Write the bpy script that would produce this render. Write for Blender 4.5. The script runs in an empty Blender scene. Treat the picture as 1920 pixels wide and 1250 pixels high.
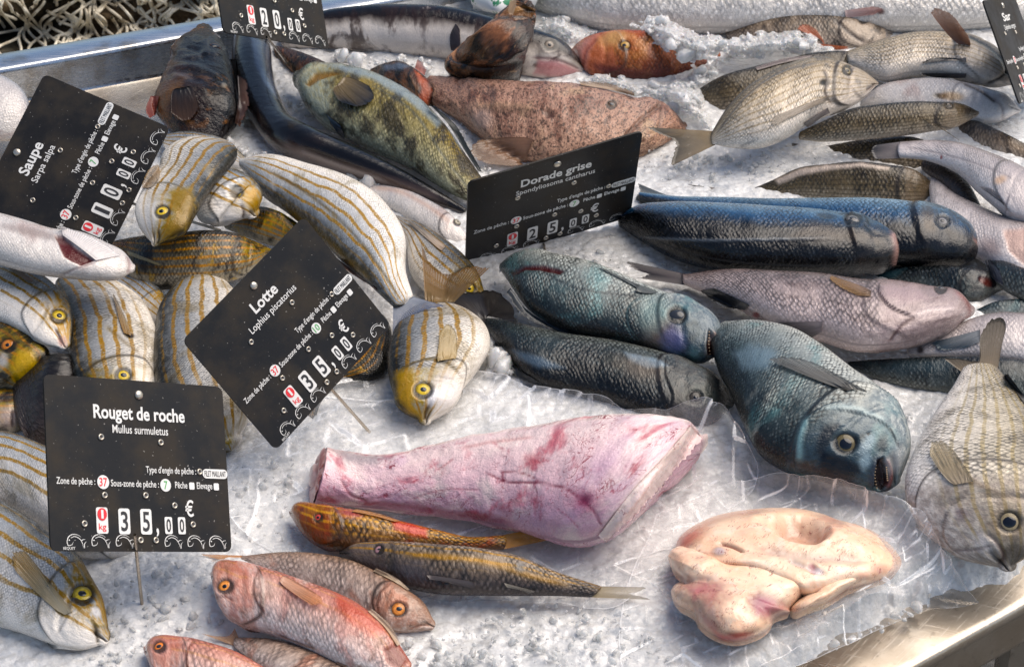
import bpy, math
import numpy as np
from math import radians, sin, cos, pi

# ------------------------------------------------------------------ camera, sky, sun, exposure
sc = bpy.context.scene
COL = sc.collection
FPX, PITCH, DIST = 4000.0, radians(35.0), 1.86
cam_d = bpy.data.cameras.new('camera')
cam = bpy.data.objects.new('camera', cam_d)
COL.objects.link(cam)
cam.location = (0, -DIST * cos(PITCH), DIST * sin(PITCH))
cam.rotation_euler = (pi / 2 - PITCH, 0, 0)
cam_d.sensor_fit = 'HORIZONTAL'
cam_d.sensor_width = 36.0
cam_d.lens = 36.0 * FPX / 1920.0
cam_d.clip_start, cam_d.clip_end = 0.05, 400.0
cam_d.dof.use_dof = True
cam_d.dof.focus_distance = 1.74
cam_d.dof.aperture_fstop = 25.0
sc.camera = cam

SUN_EL, SUN_AZ = 57.0, 68.0          # degrees; azimuth from +Y (behind the stall) towards +X
world = bpy.data.worlds.new('World')
sc.world = world
world.use_nodes = True
wn = world.node_tree
sky = wn.nodes.new('ShaderNodeTexSky')
sky.sky_type = 'NISHITA'
sky.sun_disc = False
sky.sun_elevation = radians(SUN_EL)
sky.sun_rotation = radians(SUN_AZ)
sky.air_density, sky.dust_density, sky.ozone_density = 1.0, 1.6, 0.8
bg = wn.nodes['Background']
wn.links.new(sky.outputs[0], bg.inputs[0])
bg.inputs[1].default_value = 0.088
sun_d = bpy.data.lights.new('sun', 'SUN')
sun_d.energy = 2.7
sun_d.angle = radians(60.0)
sun_d.color = (1.0, 0.90, 0.79)
sun = bpy.data.objects.new('sun', sun_d)
COL.objects.link(sun)
sun.location = (-2, 3, 4)
sun.rotation_euler = (radians(90 - SUN_EL), 0, radians(180 - SUN_AZ))
vs = sc.view_settings
vs.view_transform, vs.look, vs.exposure, vs.gamma = 'Standard', 'None', 0.66, 1.0
vs.use_curve_mapping = False
sc.cycles.max_bounces = 8
sc.cycles.transparent_max_bounces = 12
sc.cycles.use_denoising = True

# ------------------------------------------------------------------ pixel rays (photo pixels, 1920 x 1250)
C = np.array(cam.location)
R = np.array([1.0, 0, 0])
F = np.array([0, cos(PITCH), -sin(PITCH)])
U = np.array([0, sin(PITCH), cos(PITCH)])
UP = np.array([0, 0, 1.0])

def ray(x, y):
    x = np.asarray(x, float); y = np.asarray(y, float)
    return F + ((x - 960) / FPX)[..., None] * R + ((625 - y) / FPX)[..., None] * U

def at_z(x, y, z):                      # the point at height z seen at a pixel
    d = ray(x, y)
    return C + d * ((z - C[2]) / d[..., 2])[..., None]

def at_t(x, y, t):
    return C + ray(x, y) * np.asarray(t)[..., None]

def project(P):
    q = P - C
    t = q @ F
    return np.stack([960 + FPX * (q @ R) / t, 625 - FPX * (q @ U) / t], -1), t

def nrm(a):
    return a / np.maximum(np.linalg.norm(a, axis=-1, keepdims=True), 1e-12)

def lin(h):                             # '#rrggbb' -> linear rgb
    v = [int(h[i:i + 2], 16) / 255 for i in (1, 3, 5)]
    return tuple(c / 12.92 if c <= .04045 else ((c + .055) / 1.055) ** 2.4 for c in v)

def col(c):
    return lin(c) if isinstance(c, str) else c

# ------------------------------------------------------------------ numpy noise
def hsh(ix, iy, k=0.0):
    v = np.sin(ix * 127.1 + iy * 311.7 + k * 74.7) * 43758.5453
    return v - np.floor(v)

def vnoise(x, y, k=0.0):
    ix, iy = np.floor(x), np.floor(y)
    fx, fy = x - ix, y - iy
    fx = fx * fx * (3 - 2 * fx); fy = fy * fy * (3 - 2 * fy)
    a, b = hsh(ix, iy, k), hsh(ix + 1, iy, k)
    c, d = hsh(ix, iy + 1, k), hsh(ix + 1, iy + 1, k)
    return (a + (b - a) * fx) * (1 - fy) + (c + (d - c) * fx) * fy

def fbm(x, y, k=0.0, o=4):
    s, a = 0, .5
    for i in range(o):
        s = s + a * vnoise(x * 2 ** i, y * 2 ** i, k + i * 3.1)
        a *= .5
    return s

def chunks(x, y, s, slope, lift, k, curv=.55):    # a heap of tilted broken pieces
    ix, iy = np.floor(x / s), np.floor(y / s)
    best = np.full(x.shape, -1.0)
    for dx in (-1, 0, 1):
        for dy in (-1, 0, 1):
            cx, cy = ix + dx, iy + dy
            px = (cx + hsh(cx, cy, k)) * s; py = (cy + hsh(cx, cy, k + 1)) * s
            ex, ey = x - px, y - py
            g1, g2 = hsh(cx, cy, k + 2) - .5, hsh(cx, cy, k + 3) - .5
            v = lift * s * hsh(cx, cy, k + 4) + slope * (g1 * ex + g2 * ey) - curv * (ex * ex + ey * ey) / s
            best = np.maximum(best, v)
    return best

# ------------------------------------------------------------------ objects
def link(o, parent=None):
    COL.objects.link(o)
    if parent is not None:
        o.parent = parent
    return o

def tag(o, label=None, cat=None, group=None, kind=None):
    for k, v in (('label', label), ('category', cat), ('group', group), ('kind', kind)):
        if v:
            o[k] = v
    return o

def empty(name, loc, label, cat, group=None):
    o = bpy.data.objects.new(name, None)
    o.location = loc
    o.empty_display_size = .02
    return tag(link(o), label, cat, group)

def mesh_obj(name, V, faces, mat, parent=None, smooth=True, attrs=None):
    """faces: array (n,4)/(n,3) or list of lists; vertices are world points (kept relative to the parent)."""
    V = np.asarray(V, float)
    if parent is not None:
        off = np.array(parent.location) if parent.parent is None else np.array(parent.parent.location)
        V = V - off
    me = bpy.data.meshes.new(name)
    if isinstance(faces, np.ndarray):
        k = faces.shape[1]
        me.vertices.add(len(V)); me.vertices.foreach_set('co', V.ravel())
        me.loops.add(faces.size); me.loops.foreach_set('vertex_index', faces.ravel().astype(np.int32))
        me.polygons.add(len(faces))
        me.polygons.foreach_set('loop_start', np.arange(0, faces.size, k, dtype=np.int32))
        me.update(calc_edges=True)
    else:
        me.from_pydata(V.tolist(), [], faces)
        me.update()
    if smooth:
        me.polygons.foreach_set('use_smooth', np.ones(len(me.polygons), bool))
    for an, (typ, arr) in (attrs or {}).items():
        a = me.attributes.new(an, typ, 'POINT')
        a.data.foreach_set({'FLOAT_VECTOR': 'vector', 'FLOAT_COLOR': 'color', 'FLOAT': 'value'}[typ], np.ascontiguousarray(arr, np.float32).ravel())
    me.materials.append(mat)
    return link(bpy.data.objects.new(name, me), parent)

def grid_faces(n, m, wrap=False):       # n rows, m columns (wrap joins the last column to the first)
    i = np.arange(n - 1)[:, None]; j = np.arange(m if wrap else m - 1)[None, :]
    a = i * m + j; b = i * m + (j + 1) % m
    return np.stack([a, b, b + m, a + m], -1).reshape(-1, 4)

def spl(P, n=None, tt=None):            # Catmull-Rom through the rows of P, evenly along its first two/four columns
    P = np.asarray(P, float)
    ctr = (P[:, :2] + P[:, 2:4]) / 2 if P.shape[1] >= 4 else P[:, :2]
    d = np.r_[0, np.cumsum(np.maximum(np.linalg.norm(np.diff(ctr, axis=0), axis=1), 1e-3))]
    m = np.zeros_like(P)
    s = np.diff(P, axis=0) / np.diff(d)[:, None]
    m[0], m[-1] = s[0], s[-1]
    w = np.diff(d)
    if len(P) > 2:
        m[1:-1] = (s[:-1] * w[1:, None] + s[1:] * w[:-1, None]) / (w[1:] + w[:-1])[:, None]
    q = np.linspace(0, d[-1], n) if tt is None else np.asarray(tt) * d[-1]
    i = np.clip(np.searchsorted(d, q, 'right') - 1, 0, len(w) - 1)
    u = ((q - d[i]) / w[i])[:, None]; h = w[i][:, None]
    return ((2 * u**3 - 3 * u**2 + 1) * P[i] + (u**3 - 2 * u**2 + u) * h * m[i]
            + (-2 * u**3 + 3 * u**2) * P[i + 1] + (u**3 - u**2) * h * m[i + 1])

def seg_dist(Q, poly, closed=False):
    """distance from Q (n,2) to a polyline, signed + on its left (screen y down: left of travel seen in the photo)"""
    poly = np.asarray(poly, float)
    if closed:
        poly = np.vstack([poly, poly[:1]])
    best = np.full(len(Q), 1e9); side = np.zeros(len(Q)); along = np.zeros(len(Q))
    L = np.linalg.norm(np.diff(poly, axis=0), axis=1); acc = np.r_[0, np.cumsum(L)]
    for i, (a, b) in enumerate(zip(poly[:-1], poly[1:])):
        ab = b - a
        u = np.clip(((Q - a) @ ab) / max(ab @ ab, 1e-9), 0, 1)
        e = Q - (a + u[:, None] * ab)
        dd = np.hypot(e[:, 0], e[:, 1])
        sel = dd < best
        best = np.where(sel, dd, best)
        side = np.where(sel, np.sign(-(ab[0] * e[:, 1] - ab[1] * e[:, 0])), side)
        along = np.where(sel, (acc[i] + u * L[i]) / acc[-1], along)
    return best, side, along

def inside(Q, poly):
    poly = np.asarray(poly, float)
    r = np.zeros(len(Q), bool)
    for (x1, y1), (x2, y2) in zip(poly, np.roll(poly, -1, 0)):
        c = ((y1 > Q[:, 1]) != (y2 > Q[:, 1])) & (Q[:, 0] < (x2 - x1) * (Q[:, 1] - y1) / (y2 - y1 + 1e-12) + x1)
        r ^= c
    return r

def smooth01(x, a, b):
    t = np.clip((x - a) / (b - a), 0, 1)
    return t * t * (3 - 2 * t)

def feats_on(px, vis, fl):
    """surface details of one thing, drawn in photo pixels: returns displacement (m) and colour overlay rgba"""
    n = len(px)
    disp = np.zeros(n); rgba = np.zeros((n, 4))
    def over(c, a):
        if c is None:
            return
        c = np.array(col(c))
        a = np.clip(a, 0, 1)[:, None]
        rgba[:, :3] = rgba[:, :3] * (1 - a) + c * a
        rgba[:, 3:] = rgba[:, 3:] * (1 - a) + a
    wob = fbm(px[:, 0] / 9, px[:, 1] / 9, 3.3, 3) - .45
    for f in fl:
        k = f[0]
        if k == 'l':                     # groove or ridge along a line: pts, half width px, disp mm, colour, alpha
            _, pts, w, dm, c, a = f
            pts = spl(np.array(pts, float), max(8, 4 * len(pts))) if len(pts) > 2 else pts
            d, _, al = seg_dist(px, pts)
            ends = smooth01(al, -.001, .08) * smooth01(1.001 - al, 0, .08) * .6 + .4
            g = np.exp(-(d / w) ** 2) * vis * ends
            disp += dm * 1e-3 * g; over(c, a * g)
        elif k == 'b':                   # soft ellipse: (cx,cy,rx,ry,deg), disp mm, colour, alpha, softness
            _, (cx, cy, rx, ry, dg), dm, c, a, so = f
            q = px - (cx, cy); r = radians(dg)
            e = np.hypot((q[:, 0] * cos(r) + q[:, 1] * sin(r)) / rx, (-q[:, 0] * sin(r) + q[:, 1] * cos(r)) / ry)
            e = e + wob * so * .8 * min(1.0, 4.0 / max(abs(dm), .1))
            g = (1 - smooth01(e, 1 - so, 1 + so)) * vis
            disp += dm * 1e-3 * g; over(c, a * g)
        elif k == 'p':                   # soft polygon: pts, disp mm, colour, alpha, edge px
            _, pts, dm, c, a, ed = f
            pts = np.array(pts, float)
            pc = spl(np.vstack([pts[-2:], pts, pts[:2]]), 60)
            ins = inside(px, pts); d, _, _ = seg_dist(px, pts, True)
            sd = np.where(ins, d, -d) + wob * ed * .8
            g = smooth01(sd, -ed, ed) * vis
            disp += dm * 1e-3 * g; over(c, a * g)
        elif k == 'e':                   # raised plate that ends along a line: pts, reach px, step mm, edge colour, alpha
            _, pts, w, dm, c, a = f
            pts = spl(np.array(pts, float), max(10, 5 * len(pts)))
            d, sd, al = seg_dist(px, pts)
            ends = smooth01(al, 0, .12) * smooth01(1 - al, 0, .12)
            on = sd > 0
            g = np.where(on, np.exp(-d / w), np.exp(-(d / 1.6) ** 2)) * vis * ends
            disp += dm * 1e-3 * g
            disp -= dm * .8e-3 * np.exp(-((d - 2.5) / 2.2) ** 2) * (~on) * vis * ends
            over(c, a * np.exp(-(d / 2.0) ** 2) * (~on | (d < 1)) * vis * ends)
    return disp, rgba

# ------------------------------------------------------------------ node materials
class NT:
    def __init__(self, name):
        self.m = bpy.data.materials.new(name)
        self.m.use_nodes = True
        self.t = self.m.node_tree
        self.b = self.t.nodes['Principled BSDF']
    def set(self, sock, v):
        if isinstance(v, bpy.types.NodeSocket):
            self.t.links.new(v, sock)
        elif v is not None:
            if sock.type == 'RGBA' and len(v) == 3:
                v = (*v, 1)
            sock.default_value = v
    def node(self, typ, ins=None, **kw):
        n = self.t.nodes.new(typ)
        for k, v in kw.items():
            setattr(n, k, v)
        for k, v in (ins or {}).items():
            self.set(n.inputs[k], v)
        return n
    def math(self, op, a, b=None, c=None, clamp=False):
        n = self.node('ShaderNodeMath', operation=op, use_clamp=clamp)
        for i, v in enumerate((a, b, c)):
            if v is not None:
                self.set(n.inputs[i], v)
        return n.outputs[0]
    def mix(self, f, a, b, mode='MIX'):
        n = self.node('ShaderNodeMix', data_type='RGBA', blend_type=mode)
        self.set(n.inputs[0], f); self.set(n.inputs[6], a); self.set(n.inputs[7], b)
        return n.outputs[2]
    def rng(self, v, a, b, lo=0.0, hi=1.0, smooth=True):
        n = self.node('ShaderNodeMapRange', interpolation_type='SMOOTHSTEP' if smooth else 'LINEAR')
        for i, x in enumerate((v, a, b, lo, hi)):
            self.set(n.inputs[i], x)
        return n.outputs[0]
    def noise(self, vec, scale, detail=3.0, rough=.55, dist=0.0):
        return self.node('ShaderNodeTexNoise', {'Vector': vec, 'Scale': scale, 'Detail': detail, 'Roughness': rough, 'Distortion': dist})
    def attr(self, name):
        return self.node('ShaderNodeAttribute', attribute_name=name)
    def vmath(self, op, a, b=None):
        n = self.node('ShaderNodeVectorMath', operation=op)
        self.set(n.inputs[0], a)
        if b is not None:
            self.set(n.inputs[1], b)
        return n.outputs[0]
    def bump(self, h, strength, dist, normal=None):
        n = self.node('ShaderNodeBump', {'Strength': strength, 'Distance': dist, 'Height': h})
        if normal is not None:
            self.set(n.inputs['Normal'], normal)
        return n.outputs[0]
    def put(self, **kw):
        for k, v in kw.items():
            self.set(self.b.inputs[k.replace('_', ' ')], v)
        return self.m

def skin(name, back, mid, belly, pos=(.14, .5, .82), stripes=None, mottle=(), scale=.0026, sdark=.45, sbright=.22,
         head=None, rough=.34, metal=.15, coat=.35, sbump=.5, cells=None, rnd=.42, dorsal=None, fine=.0, scb=1.0, veins=None):
    N = NT(name)
    sp = N.attr('sp'); arc = N.attr('arc').outputs['Vector']
    s3 = N.node('ShaderNodeSeparateXYZ', {0: sp.outputs['Vector']})
    S, PH = s3.outputs[0], s3.outputs[1]
    lown = N.noise(arc, 55, 3).outputs[0]
    ph = N.math('ADD', PH, N.math('MULTIPLY', N.math('SUBTRACT', lown, .5), .16))
    rp = N.node('ShaderNodeValToRGB', {0: ph})
    e = rp.color_ramp.elements
    e[0].position, e[0].color = pos[0], (*col(back), 1)
    e[1].position, e[1].color = pos[2], (*col(belly), 1)
    x = e.new(pos[1]); x.color = (*col(mid), 1)
    c = rp.outputs[0]
    scl = N.attr('scl').outputs['Fac']
    if head is not None:                                   # head plates have their own tint
        hm = N.rng(N.noise(arc, 260, 4).outputs[0], .35, .6)
        hf = N.math('MULTIPLY', N.math('SUBTRACT', 1.0, scl), N.math('MULTIPLY', N.math('ADD', .35, N.math('MULTIPLY', hm, .65)), head[1]))
        hf = N.math('MULTIPLY', hf, N.math('MULTIPLY', N.rng(PH, .74, .40), N.rng(N.noise(arc, 120, 3).outputs[0], .36, .56, .15, 1.0))) if len(head) > 2 else hf
        c = N.mix(hf, c, col(head[0]))
    if stripes:
        n_, sc_, w_, amt_ = stripes[:4]
        lo, hi = stripes[4:6] if len(stripes) > 5 else (.1, .8)
        wv = N.math('ADD', N.math('MULTIPLY', PH, n_), N.math('MULTIPLY', N.math('SUBTRACT', N.noise(arc, 38, 2).outputs[0], .5), .75))
        fr = N.math('ABSOLUTE', N.math('SUBTRACT', N.math('FRACT', wv), .5))
        ms = N.rng(fr, w_, w_ * .45)
        ms = N.math('MULTIPLY', ms, N.rng(N.noise(arc, 420, 3).outputs[0], .28, .5, .35, 1.0))
        ms = N.math('MULTIPLY', ms, N.math('MULTIPLY', N.rng(PH, lo, lo + .1), N.rng(PH, hi, hi - .16)))
        ms = N.math('MULTIPLY', ms, N.math('MULTIPLY', amt_, N.rng(S, .03, .16)))
        c = N.mix(ms, c, col(sc_))
    for mo in mottle:                                      # (colour, scale 1/m, lo, hi, amount[, stretch])
        v = arc if len(mo) < 6 else N.vmath('MULTIPLY', arc, (mo[5], 1.0, 1.0))
        f = N.rng(N.noise(v, mo[1], 4, .62, .4).outputs[0], mo[2], mo[3])
        c = N.mix(N.math('MULTIPLY', f, mo[4]), c, col(mo[0]))
    if dorsal:                                             # dark blotched back
        f = N.math('MULTIPLY', N.rng(ph, dorsal[2], dorsal[2] * .3), N.rng(N.noise(arc, 170, 4).outputs[0], .36, .58))
        c = N.mix(N.math('MULTIPLY', f, dorsal[1]), c, col(dorsal[0]))
    # overlapping scales on a diamond lattice
    k = .7071 / scale
    a3 = N.node('ShaderNodeSeparateXYZ', {0: arc})
    wn_ = N.noise(arc, 120, 2)
    ax = N.math('ADD', a3.outputs[0], N.math('MULTIPLY', N.math('SUBTRACT', wn_.outputs[0], .5), scale * 1.5))
    vx = N.math('MULTIPLY', N.math('ADD', ax, a3.outputs[1]), k)
    vy = N.math('MULTIPLY', N.math('SUBTRACT', a3.outputs[1], ax), k)
    vec = N.node('ShaderNodeCombineXYZ', {0: vx, 1: vy, 2: 0.0}).outputs[0]
    vo = N.node('ShaderNodeTexVoronoi', {'Vector': vec, 'Scale': 1.0, 'Randomness': rnd}, voronoi_dimensions='2D')
    dv = N.vmath('SUBTRACT', vec, vo.outputs['Position'])
    d3 = N.node('ShaderNodeSeparateXYZ', {0: dv})
    tilt = N.math('SUBTRACT', d3.outputs[0], d3.outputs[1])          # grows towards the tail on each scale
    dist = vo.outputs['Distance']
    edge = N.math('MAXIMUM', N.rng(dist, .34, .58), N.math('MULTIPLY', N.rng(tilt, .25, .75), .8))
    vis = N.math('MULTIPLY', N.rng(N.noise(arc, 48, 4).outputs[0], .34, .58, .08, 1.0), N.rng(PH, .97, .72, .3, 1.0))
    c = N.mix(N.math('MULTIPLY', N.math('MULTIPLY', edge, scl), N.math('MULTIPLY', vis, sdark)), c, N.mix(.85, c, (.01, .012, .014)))
    cr = N.node('ShaderNodeSeparateColor', {0: vo.outputs['Color']}).outputs[0]
    br = N.math('MULTIPLY', N.math('MULTIPLY', N.rng(cr, .45, 1.0), N.rng(dist, .45, .1)), N.math('MULTIPLY', scl, sbright))  # sparkle put into the colour: random scales get paler centres
    c = N.mix(br, c, N.mix(.45, N.mix(1.0, c, (2.6, 2.6, 2.6), 'MULTIPLY'), (.7, .7, .68)))
    if fine:                                               # fine speckle of the bare skin
        c = N.mix(N.math('MULTIPLY', N.rng(N.noise(arc, 620, 3).outputs[0], .48, .64), fine), c, N.mix(.8, c, (.02, .015, .012)))
    if veins:                                              # thin branching vessels
        for sc_, w_, am in ((70, .016, .8), (150, .02, .55)):
            nv = N.noise(arc, sc_, 2, .5, 1.5).outputs[0]
            vm = N.math('MULTIPLY', N.rng(N.math('ABSOLUTE', N.math('SUBTRACT', nv, .5)), w_, w_ * .2), N.rng(N.noise(arc, 34, 3).outputs[0], .47, .62))
            c = N.mix(N.math('MULTIPLY', vm, am), c, col(veins))
    ft = N.attr('feat')
    c = N.mix(ft.outputs['Alpha'], c, ft.outputs['Color'])
    c = N.mix(.28, c, N.mix(1.0, c, N.rng(N.noise(arc, 900, 2).outputs[0], .2, .8, .55, 1.35, False), 'MULTIPLY'))
    c = N.node('ShaderNodeGamma', {0: c, 1: 1.46}).outputs[0]
    c = N.node('ShaderNodeHueSaturation', {'Saturation': 1.05, 'Color': c}).outputs[0]
    h = N.math('ADD', N.math('MULTIPLY', N.math('SUBTRACT', N.math('MULTIPLY', tilt, .35), N.math('MULTIPLY', dist, .6)), N.math('MULTIPLY', N.math('MULTIPLY', scl, vis), scb)),
               N.math('MULTIPLY', N.noise(arc, 700, 3).outputs[0], .35))
    h = N.math('ADD', h, N.math('MULTIPLY', N.noise(arc, 130, 3).outputs[0], 1.2))
    rg = N.rng(N.noise(arc, 150, 3).outputs[0], .3, .7, rough - .13, rough + .08)
    return N.put(Base_Color=c, Metallic=metal * .6, Roughness=rg, Coat_Weight=coat * .36, Coat_Roughness=.08, Specular_IOR_Level=.36,
                 Normal=N.bump(h, sbump, scale * .9))

def simple(name, c, rough=.5, metal=0.0, coat=0.0, noise=None, bump=None, **kw):
    N = NT(name)
    tc = N.node('ShaderNodeTexCoord').outputs['Object']
    cc = col(c)
    if noise:                                              # (colour, scale, lo, hi, amount)
        cc = N.mix(N.math('MULTIPLY', N.rng(N.noise(tc, noise[1], 4).outputs[0], noise[2], noise[3]), noise[4]), cc, col(noise[0]))
    if bump:
        N.put(Normal=N.bump(N.noise(tc, bump[0], 4).outputs[0], bump[1], bump[2]))
    return N.put(Base_Color=cc, Roughness=rough, Metallic=metal, Coat_Weight=coat, **kw)

def make_fin_mat():
    N = NT('fin_membrane')
    sp = N.attr('sp'); s3 = N.node('ShaderNodeSeparateXYZ', {0: sp.outputs['Vector']})
    A, L = s3.outputs[0], s3.outputs[1]
    wob = N.noise(sp.outputs['Vector'], 6, 2).outputs[0]
    rayv = N.math('SINE', N.math('ADD', N.math('MULTIPLY', A, 165.0), N.math('MULTIPLY', wob, 4.0)))
    rm = N.rng(rayv, -.2, .9)
    base = N.attr('feat').outputs['Color']
    c = N.mix(N.math('MULTIPLY', rm, .2), N.mix(.5, base, N.mix(1.0, base, (1.5, 1.5, 1.5), 'MULTIPLY')), N.mix(.45, base, (.02, .02, .02)))
    c = N.mix(N.math('MULTIPLY', N.rng(N.noise(sp.outputs['Vector'], 14, 4).outputs[0], .45, .7), .4), c, N.mix(1.0, base, (1.45, 1.42, 1.4), 'MULTIPLY'))
    N.put(Base_Color=c, Roughness=.35, Coat_Weight=.3, Normal=N.bump(rm, .12, .0003))
    tr = N.node('ShaderNodeBsdfTranslucent', {'Color': c})
    mx = N.node('ShaderNodeMixShader', {0: .3, 1: N.b.outputs[0], 2: tr.outputs[0]})
    clear = N.node('ShaderNodeBsdfTransparent', {'Color': (1, 1, 1)})
    op = N.math('MULTIPLY', N.rng(L, .05, .9, .2, .62), N.math('SUBTRACT', 1.0, N.math('MULTIPLY', rm, .6)))
    lum = N.node('ShaderNodeRGBToBW', {0: base}).outputs[0]
    op = N.math('MULTIPLY', op, N.rng(lum, .03, .2, .05, 1.0))
    m2 = N.node('ShaderNodeMixShader', {0: op, 1: mx.outputs[0], 2: clear.outputs[0]})
    N.t.links.new(m2.outputs[0], N.t.nodes['Material Output'].inputs[0])
    return N.m

def make_iris_mat():
    N = NT('iris')
    tc = N.node('ShaderNodeTexCoord').outputs['Object']
    base = N.attr('feat').outputs['Color']
    c = N.mix(N.math('MULTIPLY', N.rng(N.noise(tc, 600, 4).outputs[0], .4, .7), .45), base, N.mix(.7, base, (.02, .015, .01)))
    return N.put(Base_Color=c, Metallic=0.0, Roughness=.12, Specular_IOR_Level=.3)

FIN = make_fin_mat()
IRIS = make_iris_mat()
PUPIL = simple('pupil', (.004, .006, .012), .05, 0, 0.0)
PUPIL_DULL = simple('dull_pupil', (.022, .026, .034), .16, 0, 0.0)
TOOTH = simple('tooth', (.42, .30, .18), .3)

# ------------------------------------------------------------------ fish
def smoothrows(A, k):
    w = np.hanning(2 * k + 3)[1:-1]; w /= w.sum()
    return np.stack([np.convolve(np.pad(A[:, i], k, 'edge'), w, 'valid') for i in range(A.shape[1])], 1)

class Body:
    pass

def loft(st, z, k, roll, upw=.55, capf=.7, tcap=.35, res=2.6, sink=.006, pw=.85, na=None, shear=0.0):
    st = np.array(st, float)
    ctr = (st[:, :2] + st[:, 2:]) / 2
    L = np.linalg.norm(np.diff(ctr, axis=0), axis=1).sum()
    n = int(np.clip(L / res, 56, 260))
    M = spl(st, n)
    ctr, w = (M[:, :2] + M[:, 2:]) / 2, (M[:, :2] - M[:, 2:]) / 2
    # rounded ends
    def cap(c0, w0, tdir, f, m):
        a = np.linspace(0, 1, m + 1)[1:] * (pi / 2)
        r = np.cos(a); r[-1] = .03
        return c0 + tdir * (f * np.linalg.norm(w0) * np.sin(a))[:, None], w0 * r[:, None]
    t0, t1 = nrm(ctr[0] - ctr[2]), nrm(ctr[-1] - ctr[-3])
    hc, hw = cap(ctr[0], w[0], t0, capf, 9); tc_, tw = cap(ctr[-1], w[-1], t1, tcap, 5)
    ctr = np.vstack([hc[::-1], ctr, tc_]); w = np.vstack([hw[::-1], w, tw])
    n = len(ctr)
    s = np.linspace(0, 1, n)
    zz = np.interp(s, np.linspace(0, 1, len(z)), z) if np.ndim(z) else np.full(n, float(z))
    rl = np.radians(np.interp(s, np.linspace(0, 1, len(roll)), roll) if np.ndim(roll) else np.full(n, float(roll)))
    kk = np.interp(s, np.linspace(0, 1, len(k)), k) if np.ndim(k) else np.full(n, float(k))
    zc = zz + .02
    kw = max(4, n // 12)
    for it in range(5):
        P = at_z(ctr[:, 0], ctr[:, 1], zc)
        t = (P - C) @ F
        T = nrm(smoothrows(np.gradient(P, axis=0), kw))
        c = nrm(C - P)
        w3 = (w[:, :1] * R - w[:, 1:] * U) * (t / FPX)[:, None]
        p = np.linalg.norm(w3, axis=1); uh = nrm(w3)
        N0 = nrm(upw * UP + (1 - upw) * c)
        N0 = nrm(N0 - (N0 * T).sum(1)[:, None] * T)
        D0 = np.cross(N0, T)
        D0 *= np.sign((D0 * uh).sum(1))[:, None]
        N0 = nrm(smoothrows(N0, kw))
        Nn = nrm(np.cos(rl)[:, None] * N0 - np.sin(rl)[:, None] * D0)
        D = nrm(uh - ((uh * Nn).sum(1) / np.maximum((c * Nn).sum(1), .3))[:, None] * c)
        h = p / np.sqrt((D * uh).sum(1) ** 2 + (kk * (Nn * uh).sum(1)) ** 2)
        th_ = kk * h
        ext = np.sqrt((h * D[:, 2]) ** 2 + (th_ * Nn[:, 2]) ** 2)
        ext = smoothrows(smoothrows(ext[:, None], kw), kw)[:, 0]
        zc = zz + ext * .95 - sink
    m = na or int(np.clip(np.max(np.linalg.norm(w, axis=1)) * 2 * 2.2 / res, 36, 150))
    th = np.arange(m) * 2 * pi / m
    cd = np.cos(th); sd = np.sign(np.sin(th)) * np.abs(np.sin(th)) ** pw
    V = P[:, None] + (h[:, None] * cd)[..., None] * D[:, None] + (th_[:, None] * sd)[..., None] * Nn[:, None]
    if shear:
        V = V + (shear * np.exp(-np.linspace(0, 1, n) / .10))[:, None, None] * (th_[:, None] * sd)[..., None] * T[:, None]
    b = Body()
    b.n, b.m, b.V, b.P, b.s, b.th, b.h, b.t, b.T, b.Nn, b.D = n, m, V, P, s, th, h, t, T, Nn, D
    b.phi = np.where(th <= pi, th, 2 * pi - th) / pi
    b.near = th <= pi
    b.tend = t[-1]
    return b

def grid_normals(V, ctr):
    du = np.gradient(V, axis=0)
    dv = np.roll(V, -1, 1) - np.roll(V, 1, 1)
    n = nrm(np.cross(du, dv))
    sg = np.sign((n * (V - ctr[:, None])).sum(-1).mean())
    return n * (sg if sg else 1)

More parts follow.
